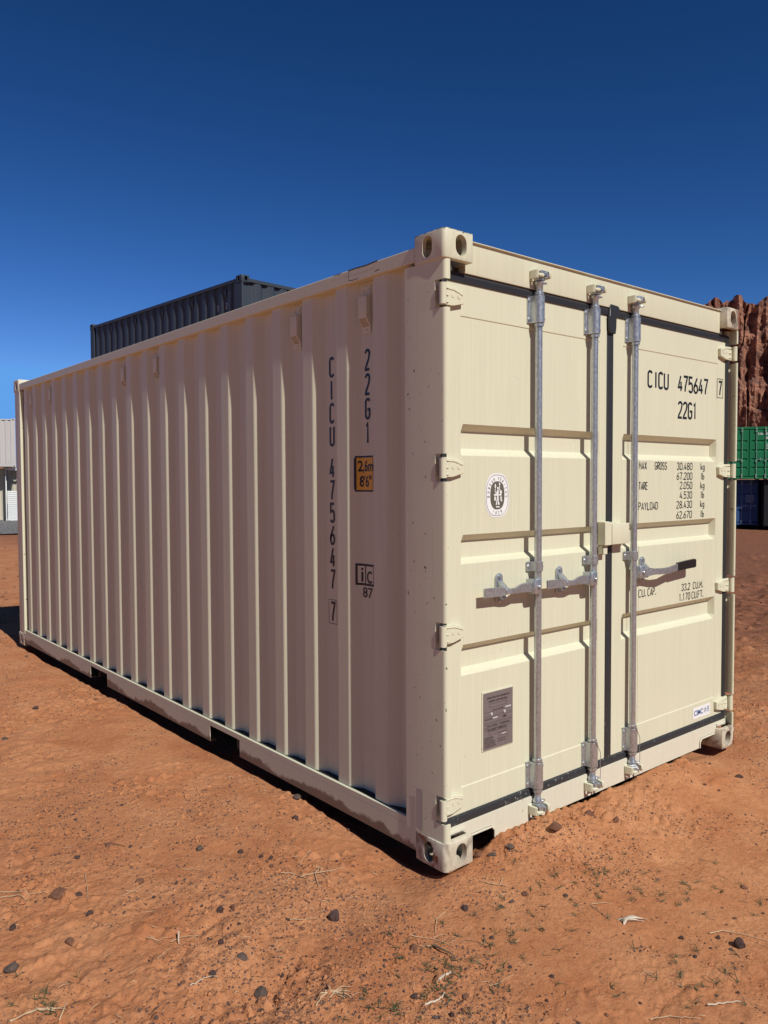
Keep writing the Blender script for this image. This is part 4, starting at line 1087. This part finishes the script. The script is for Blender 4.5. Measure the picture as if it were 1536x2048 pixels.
def stone(u, v, w, kind, label, tall=.7, seed=0, yaw=None):
    key = (seed % 7, kind)
    if key not in STM: STM[key] = stone_mesh('stone', 10+seed % 7, 3, .8, SM[kind])
    p = gpt(u, v); D = (p-Vector(CAM)).length; r = w/1573*D/2*.82
    o = link('stone', STM[key]); o.location = (p.x, p.y, gz(p.x, p.y)+r*tall*.18); o.scale = (r, r*.8, r*tall/.8); o.rotation_euler = (0, 0, yaw if yaw is not None else seed*1.3)
    tag(o, label, 'stone', 'loose stones lying on the sand'); return o
STONES = [
 (668, 1838, 30, 'dark', 'upright dark maroon stone, the tallest one standing in the sand left of centre', 1.25),
 (522, 1995, 40, 'grey', 'large grey brown stone lying in a crumbled hollow at the bottom edge', .9),
 (24, 1940, 34, 'grey', 'flat dark grey angular stone at the lower left edge of the photo', .7),
 (117, 1790, 48, 'brown', 'widest reddish brown slab of rock in the left foreground', .45),
 (157, 1790, 18, 'dark', 'small dark stone touching the right end of the reddish brown slab', .6),
 (442, 1821, 19, 'dark', 'dark pointed stone, the left one of a close pair in the open sand', 1.1),
 (466, 1818, 17, 'brown', 'brown pointed stone, the right one of a close pair in the open sand', 1.0),
 (279, 1766, 22, 'brown', 'smooth brown stone with a dry stem beside it left of the pair', .8),
 (443, 1886, 18, 'dark', 'rounded dark stone standing alone below the close pair', .95),
 (484, 1916, 28, 'grey', 'grey brown wide stone with a shadow above the dry twig', .6),
 (425, 1948, 20, 'dark', 'dark pitted stone at the left end of a white twig', .8),
 (140, 1886, 24, 'brown', 'reddish clod like stone leaning up in the left foreground', 1.0),
 (179, 1828, 16, 'dark', 'dark stone between the brown slab and the leaning clod', .8),
 (26, 1857, 20, 'dark', 'dark stone by the left edge above the flat grey one', .7),
 (155, 1716, 15, 'dark', 'dark stone nearest the left edge of the upper foreground', .7),
 (217, 1691, 24, 'brown', 'flat brown stone lying with a black twig in the upper left foreground', .4),
 (261, 1694, 11, 'dark', 'round dark pebble at the right end of the black twig', .8),
 (400, 1699, 20, 'grey', 'grey purple stone with a raised knob in the middle left sand', .8),
 (481, 1705, 17, 'dark', 'black angular stone in the row of dark stones below the container', .7),
 (523, 1714, 12, 'dark', 'small black stone, the left one of three close together', .8),
 (542, 1717, 13, 'dark', 'small black stone, the right upper one of three close together', .9),
 (543, 1734, 13, 'brown', 'small brown stone, the lowest one of three close together', .8),
 (592, 1638, 21, 'dark', 'dark stone closest to the shaded foot of the long side', .7),
 (594, 1594, 22, 'grey', 'grey brown stone lying in the edge of the shade under the long side', .5),
 (697, 1661, 11, 'brown', 'small round brown stone near the edge of the shade', .8),
 (120, 1633, 10, 'dark', 'small dark stone alone far left of the foreground sand', .7),
 (71, 1418, 15, 'dark', 'dark stone lying in front of a small footprint dent far left', .7),
 (191, 1400, 11, 'brown', 'brown stone with a shadow on the disturbed sand beside the long side', .8),
 (11, 1479, 17, 'grey', 'grey stone at the left edge level with the foot of the container', .6),
 (53, 1314, 10, 'grey', 'grey stone near the far left end of the long side', .7),
 (1478, 1893, 30, 'dark', 'black upright stone, the largest in the right foreground', 1.1),
 (1437, 1877, 10, 'dark', 'small black stone standing left of the large black upright one', 1.2),
 (930, 1819, 22, 'dark', 'dark reddish stone below the near corner of the container', .8),
 (1003, 1814, 11, 'dark', 'black round pebble left of the two grey stones near the corner', .8),
 (1024, 1804, 14, 'grey', 'dark grey stone, the left one of two below the near corner', .7),
 (1050, 1790, 19, 'brown', 'brownish stone, the right one of two below the near corner', .7),
 (1132, 1792, 14, 'dark', 'dark flat stone midway between the near corner and the dry leaf', .6),
 (1029, 1841, 0, '', '', 0),
 (827, 1898, 21, 'brown', 'reddish brown pitted stone at the left of the weed patch', .9),
 (984, 1876, 14, 'dark', 'dark stone at the right of the weed patch', .6),
 (828, 1995, 20, 'dark', 'squarish dark red stone left of the pale stick below the weeds', .8),
 (931, 1995, 17, 'brown', 'pale red stone, the right one beside the pale stick below the weeds', .8),
 (905, 2032, 14, 'dark', 'dark maroon stone at the bottom edge near the middle', 1.1),
 (1103, 1953, 14, 'dark', 'dark stone with a dry stem in the lower middle right', .6),
 (1094, 2002, 11, 'dark', 'small dark stone alone low in the right foreground', .7),
 (1364, 1877, 12, 'dark', 'dark stone left of the black standing one in the right foreground', .8),
 (1390, 1914, 12, 'dark', 'dark stone nearest below the one left of the black standing stone', .7),
 (1488, 1776, 16, 'brown', 'brown elongated stone at the right edge above the black upright one', .5),
 (985, 1790-80, 20, 'grey', 'grey stone lying against the soil bank near the corner casting', .5),
 (1020, 1708, 24, 'grey', 'flat grey stone half buried in front of the near pocket opening', .4),
 (1180, 1622, 22, 'brown', 'brown upright stone in the soil bank below the middle locking bar', .9),
 (1232, 1648, 20, 'brown', 'brown clod right of the upright one on the soil bank', .7),
 (1110, 1668, 34, 'brown', 'broad reddish clod of soil below the first locking bar', .6),
 (957, 1712, 22, 'brown', 'red clod tucked beside the lower corner casting', .9),
 (974, 1738-60, 22, 'brown', 'red clod inside the pocket opening right of the corner casting', .8),
 (1478, 1555, 17, 'dark', 'dark stone on the sand right of the far lower corner', .7),
 (1527, 1422, 10, 'pale', 'small pale stone at the right edge by the dark clods', .6),
]
for i, s in enumerate(STONES):
    if s[2]: stone(s[0], s[1], s[2], s[3], s[4], s[5], seed=i)

# pebbles: individuals up to the cap, in the part of the yard seen largest
pm = [stone_mesh('pebble', 60+k, 1, .7, SM[c]) for k, c in enumerate(('dark', 'dark', 'grey', 'brown', 'dark'))]
cnt = 0; tries = 0
def footprint(x, y, m=.0): return -m < x < 2.44+m and -m < y < 6.06+m
while cnt < 230 and tries < 6000:
    tries += 1
    u = random.uniform(-10, 1545); v = random.uniform(1340, 2070)
    edge = 1290+(u-38)*.55 if u < 890 else 1750-(u-890)*.46
    if v < edge+12: continue
    if vnoise(np.array([u/150.]), np.array([v/90.]), 5)[0] < .42 and random.random() < .7: continue
    p = gpt(u, v); r = random.choice((.0045, .005, .006, .007, .010))*random.uniform(.8, 1.2)
    o = link('pebble', pm[cnt % 5]); o.location = (p.x, p.y, gz(p.x, p.y)+r*.15); o.scale = (r, r*random.uniform(.7, 1), r*random.uniform(.7, 1.1)); o.rotation_euler = (random.uniform(-.3, .3), 0, random.uniform(0, 6))
    tag(o, 'small dark pebble, one of many strewn over the red sand', 'pebble', 'pebbles strewn over the sand'); cnt += 1
# finer grit, past counting: one object
def scatter(n, rmin, rmax, smin, smax, seed, thr, amax=.62):
    rg = np.random.default_rng(seed); k = n*3
    a = rg.uniform(-amax, amax, k); r = np.sqrt(rg.uniform(0, 1, k))*(rmax-rmin)+rmin
    r = rmin+(rmax-rmin)*rg.uniform(0, 1, k)**1.25
    x = CAM[0]+r*np.cos(FWD-a); y = CAM[1]+r*np.sin(FWD-a)
    keep = ~((x > -.0) & (x < 2.44) & (y > -.0) & (y < 6.06)) & (fbm(x*1.3, y*1.3, 200, 3)+.6*fbm(x*5, y*5, 205, 2)+rg.uniform(-.35, .35, k) > thr)
    x, y = x[keep][:n], y[keep][:n]; m = len(x)
    s = smin*(smax/smin)**(rg.uniform(0, 1, m)**3.6)
    return x, y, s, rg
def grit(name, n, rmin, rmax, smin, smax, seed, thr, mat, squash=.7):
    x, y, s, rg = scatter(n, rmin, rmax, smin, smax, seed, thr); m = len(x); z = gz_many(x, y)
    base = np.array([(1, 0, 0), (0, 1, 0), (-1, 0, 0), (0, -1, 0), (0, 0, 1), (0, 0, -1)], float)
    f = np.array([(0, 1, 4), (1, 2, 4), (2, 3, 4), (3, 0, 4), (1, 0, 5), (2, 1, 5), (3, 2, 5), (0, 3, 5)])
    P = base[None]*rg.uniform(.55, 1.25, (m, 6, 1)); P[:, :, 2] *= squash
    a = rg.uniform(0, 6.28, m); ca, sa = np.cos(a)[:, None], np.sin(a)[:, None]
    Q = np.stack([P[:, :, 0]*ca-P[:, :, 1]*sa, P[:, :, 0]*sa+P[:, :, 1]*ca, P[:, :, 2]], -1)*s[:, None, None]
    Q += np.stack([x, y, z+s*.15], -1)[:, None, :]
    F = (f[None]+np.arange(m)[:, None, None]*6).reshape(-1, 3)
    o = link(name, quads_mesh(name, Q.reshape(-1, 3), F, mat, smooth=False)); tag(o, kind='stuff'); return o
tag(grit('grit', 150000, 2.0, 14, .0013, .0075, 5, -.02, SM['dark']), 'fine dark basalt grit scattered over the red sand', 'grit')
tag(grit('pale_grit', 2600, 2.0, 8, .0015, .0038, 9, -.2, SM['pale']), 'pale specks of grit scattered over the red sand', 'grit')
tag(grit('soil_crumbs', 40000, 2.0, 15, .0025, .015, 15, .12, M['sand'], .8), 'crumbs of red soil on the churned parts of the yard', 'soil')
tag(grit('far_clods', 5000, 9, 40, .012, .05, 25, -.05, SM['brown'], .6), 'dark clods and gravel on the churned ground behind', 'gravel')

TW = {'straw': plain('dry_straw', (.56, .39, .24), .8), 'twig': plain('dark_twig', (.16, .10, .06), .8), 'bone': plain('bleached_stick', (.62, .52, .40), .7)}
def twig(paths, r, kind, name, label, cat):
    mb = MB()
    for pts in paths:
        P = []
        for k in range(len(pts)-1):
            for s_ in range(4):
                t = s_/4; u = pts[k][0]*(1-t)+pts[k+1][0]*t; v = pts[k][1]*(1-t)+pts[k+1][1]*t
                p = gpt(u+random.uniform(-.8, .8), v+random.uniform(-.8, .8)); lift = (pts[k][2] if len(pts[k]) > 2 else .004)
                P.append((p.x, p.y, gz(p.x, p.y)+lift+random.uniform(0, .003)))
        p = gpt(pts[-1][0], pts[-1][1]); P.append((p.x, p.y, gz(p.x, p.y)+.003))
        mb.tube(P, [.72*r*(1-.6*i/len(P)) for i in range(len(P))], 6)
    o = mb.build(name, TW[kind], None, smooth=60); tag(o, label, cat); return o
twig([[(562, 1748), (578, 1749), (590, 1751), (604, 1756), (628, 1765)], [(630, 1737), (645, 1738), (640, 1748), (655, 1757)], [(638, 1738), (630, 1750), (636, 1770), (640, 1778)], [(602, 1752), (640, 1748), (690, 1736)], [(588, 1752), (574, 1764), (566, 1770)]], .0030, 'straw', 'dead_plant', 'tangled bleached plant stem with curled branches left of centre', 'dead plant')
twig([[(621, 1703), (610, 1715), (600, 1728), (597, 1738)]], .0022, 'straw', 'straw_stalk', 'curved dry stem above the tangled plant', 'dead plant')
twig([[(580, 1841), (600, 1842), (636, 1840)]], .0022, 'straw', 'straw_stalk', 'straight pale stem pointing at the tallest maroon stone', 'dead plant')
twig([[(368, 1741), (385, 1741), (410, 1744)]], .0020, 'straw', 'straw_stalk', 'short pale stem left of the row of dark stones', 'dead plant')
twig([[(342, 1886), (360, 1878), (400, 1872)], [(292, 1877), (320, 1884), (338, 1874)], [(315, 1920), (343, 1898)]], .0022, 'straw', 'straw_stalk', 'crossed pale stems in the open sand of the lower left', 'dead plant')
twig([[(357, 1874, .02), (358, 1890, .004)]], .0045, 'bone', 'wood_chip', 'pale upright splinter among the crossed stems', 'wood chip')
twig([[(380, 1975), (400, 1962), (418, 1956), (435, 1955)]], .0028, 'bone', 'dry_twig', 'pale bent twig touching the dark pitted stone', 'twig')
twig([[(0, 1798), (30, 1794), (60, 1790), (95, 1784)], [(0, 1786), (50, 1788), (80, 1790)]], .0026, 'straw', 'straw_stalk', 'two pale stems reaching in from the left edge to the brown slab', 'dead plant')
twig([[(20, 2048), (60, 2025), (90, 2020), (132, 2020)], [(70, 2020), (100, 2022), (128, 2016)], [(118, 2046), (134, 2004)], [(20, 2045), (75, 2022), (110, 2024)]], .0034, 'straw', 'dead_plant', 'bundle of pale stems in the bottom left corner', 'dead plant')
twig([[(640, 1995), (670, 1982), (700, 1985)], [(650, 1984), (690, 1990), (703, 1998)], [(632, 2015), (645, 1996), (660, 1982)], [(656, 1975), (668, 1990), (690, 1998)], [(640, 1990), (696, 1984)], [(660, 1998), (676, 1978), (700, 1975)]], .0032, 'straw', 'dead_plant', 'thick clump of bleached stems at the bottom centre', 'dead plant')
twig([[(208, 1689), (232, 1690), (250, 1694)]], .0030, 'twig', 'black_twig', 'short black twig between a flat brown stone and a round pebble', 'twig')
twig([[(171, 1752), (175, 1790), (176, 1800)]], .0022, 'straw', 'straw_stalk', 'thin stem pointing away beside the brown slab', 'dead plant')
twig([[(244, 1794), (262, 1787), (280, 1776), (290, 1770)]], .0020, 'straw', 'straw_stalk', 'pale stem curving past the smooth brown stone', 'dead plant')
twig([[(968, 1766), (985, 1770), (1004, 1772), (1015, 1773)], [(1000, 1770), (1006, 1756)]], .0028, 'straw', 'straw_stalk', 'pale forked stem below the near corner casting', 'dead plant')
twig([[(890, 1827), (874, 1840), (858, 1847)], [(874, 1840), (870, 1870)]], .0018, 'straw', 'straw_stalk', 'thin forked stem above the weed patch', 'dead plant')
twig([[(820, 1873), (850, 1878), (880, 1884), (900, 1892)], [(838, 1895), (876, 1896)]], .0020, 'straw', 'straw_stalk', 'long thin stem lying across the top of the weed patch', 'dead plant')
twig([[(866, 1896, .010), (885, 1906, .012), (912, 1920, .004)]], .0065, 'twig', 'dead_branch', 'thick grey branch lying in the weed patch', 'branch')
twig([[(850, 2012), (870, 2006), (884, 1997), (890, 1988)]], .0048, 'bone', 'pale_stick', 'curved bone coloured stick below the weeds', 'stick')
twig([[(878, 1960), (900, 1948), (908, 1946)]], .0060, 'bone', 'bark_piece', 'short curled piece of pale bark under the grey branch', 'bark')
twig([[(1182, 1811), (1200, 1809), (1223, 1808)], [(1182, 1812), (1200, 1826), (1222, 1842)]], .0022, 'straw', 'straw_stalk', 'v shaped pale stem leading to the dry leaf', 'dead plant')
twig([[(1420, 1869), (1450, 1864), (1480, 1870), (1536, 1884)]], .0028, 'straw', 'straw_stalk', 'long pale stem above the black upright stone at the right edge', 'dead plant')
twig([[(1415, 2013), (1445, 2010), (1482, 2005)]], .0042, 'bone', 'white_stick', 'straight white stick near the bottom right corner', 'stick')
twig([[(1300, 2042), (1340, 2036), (1370, 2038), (1402, 2040)]], .0026, 'straw', 'straw_stalk', 'knobbly pale stem at the very bottom right', 'dead plant')
twig([[(978, 1976), (1000, 1968), (1028, 1950)]], .0018, 'straw', 'straw_stalk', 'thin straw right of the weed patch', 'dead plant')
twig([[(1040, 1668), (1054, 1672), (1056, 1684), (1048, 1692)]], .0022, 'straw', 'straw_stalk', 'hooked stem on the soil bank below the first locking bar', 'dead plant')
twig([[(1252, 1622), (1262, 1612), (1266, 1606)]], .0022, 'straw', 'straw_stalk', 'short pale straw in front of the sill near the third locking bar', 'dead plant')
# dry leaf
def leaf_piece():
    mb = MB(); c = gpt(1252, 1843)
    rgt = Vector((R_[0], R_[1], 0)).normalized(); fw = Vector((-B_[0], -B_[1], 0)).normalized()
    for a, ln, wd, hz in ((.05, .10, .015, .010), (-.12, .08, .010, .005), (2.9, .04, .010, .006), (-2.2, .035, .014, .003)):
        d = rgt*math.cos(a)+fw*math.sin(a); s = Vector((-d.y, d.x, 0)); top = []; bot = []
        for i in range(7):
            t = i/6; w = wd*math.sin(math.pi*(.12+.85*t)); p = c+d*(ln*(t-.2)); z = gz(p.x, p.y)+.003+hz*math.sin(math.pi*t)
            top.append(tuple(p+s*w*.5+Vector((0, 0, z-p.z+.006*math.sin(5*t))))); bot.append(tuple(p-s*w*.5+Vector((0, 0, z-p.z))))
        mb.add(top+bot, [(i, i+1, i+8, i+7) for i in range(6)])
    o = mb.build('dry_leaf', TW['bone'], None, smooth=60); md = o.modifiers.new('t', 'SOLIDIFY'); md.thickness = .0012
    tag(o, 'curled bleached leaf or husk lying in the right foreground', 'dry leaf')
leaf_piece()
# loose straw bits and sprouting weeds
def straws(name, n, seed, mat, l0, l1, w, thr, label, cat, region=None, up=.15, k=1):
    rg = np.random.default_rng(seed); vs = []; fs = []
    got = 0
    while got < n:
        if region is None:
            u = rg.uniform(-10, 1546); v = rg.uniform(1320, 2070)
            edge = 1290+(u-38)*.55 if u < 890 else 1750-(u-890)*.46
            if v < edge+14: continue
        else:
            cu, cv, ru, rv = region[rg.integers(len(region))]; u = rg.normal(cu, ru); v = rg.normal(cv, rv)
            edge = 1290+(u-38)*.55 if u < 890 else 1750-(u-890)*.46
            if v < edge+20: continue
        p = gpt(u, v); got += 1
        for _ in range(k):
            a = rg.uniform(0, 6.283); L = rg.uniform(l0, l1); tilt = rg.uniform(0, up); dx, dy = math.cos(a), math.sin(a)
            x1, y1 = p.x+dx*L, p.y+dy*L; z0 = gz(p.x, p.y)+.001; z1 = gz(x1, y1)+.002+L*tilt; xm, ym = (p.x+x1)/2-dy*L*.12, (p.y+y1)/2+dx*L*.12; zm = max((z0+z1)/2+L*tilt*.35, gz(xm, ym)+.002)
            b = len(vs); ww = w*rg.uniform(.6, 1.2)
            for (x, y, z, q) in ((p.x, p.y, z0, 1), (xm, ym, zm, 1), (x1, y1, z1, .2)):
                vs += [(x-dy*ww*q, y+dx*ww*q, z), (x+dy*ww*q, y-dx*ww*q, z), (x, y, z+ww*1.2*q)]
            for r_ in (0, 3):
                fs += [(b+r_, b+r_+1, b+r_+4, b+r_+3), (b+r_+1, b+r_+2, b+r_+5, b+r_+4), (b+r_+2, b+r_, b+r_+3, b+r_+5)]
    me = bpy.data.meshes.new(name); me.from_pydata(vs, [], fs); me.materials.append(mat); o = link(name, me); tag(o, label, cat, kind='stuff'); return o
WEED = plain('weed_green', (.075, .085, .035), .7, var=.3)
straws('straw_bits', 260, 3, TW['straw'], .012, .05, .0009, 0, 'broken bits of straw scattered over the red sand', 'straw')
straws('dark_stalks', 170, 4, TW['twig'], .012, .045, .0010, 0, 'dark broken stems scattered over the red sand', 'stems')
reg = [(895, 1900, 45, 28), (1000, 1895, 40, 35), (880, 1960, 50, 30), (1270, 1780, 110, 30), (1060, 1870, 80, 50), (1430, 1790, 70, 40), (1390, 1980, 90, 40), (780, 2010, 70, 25), (990, 1990, 50, 30), (1220, 1740, 70, 25), (80, 2000, 40, 20), (1130, 1800, 120, 50)]
straws('weeds', 160, 6, WEED, .012, .036, .0011, 0, 'low green weeds sprouting from the red sand', 'weeds', region=reg, up=.7, k=6)
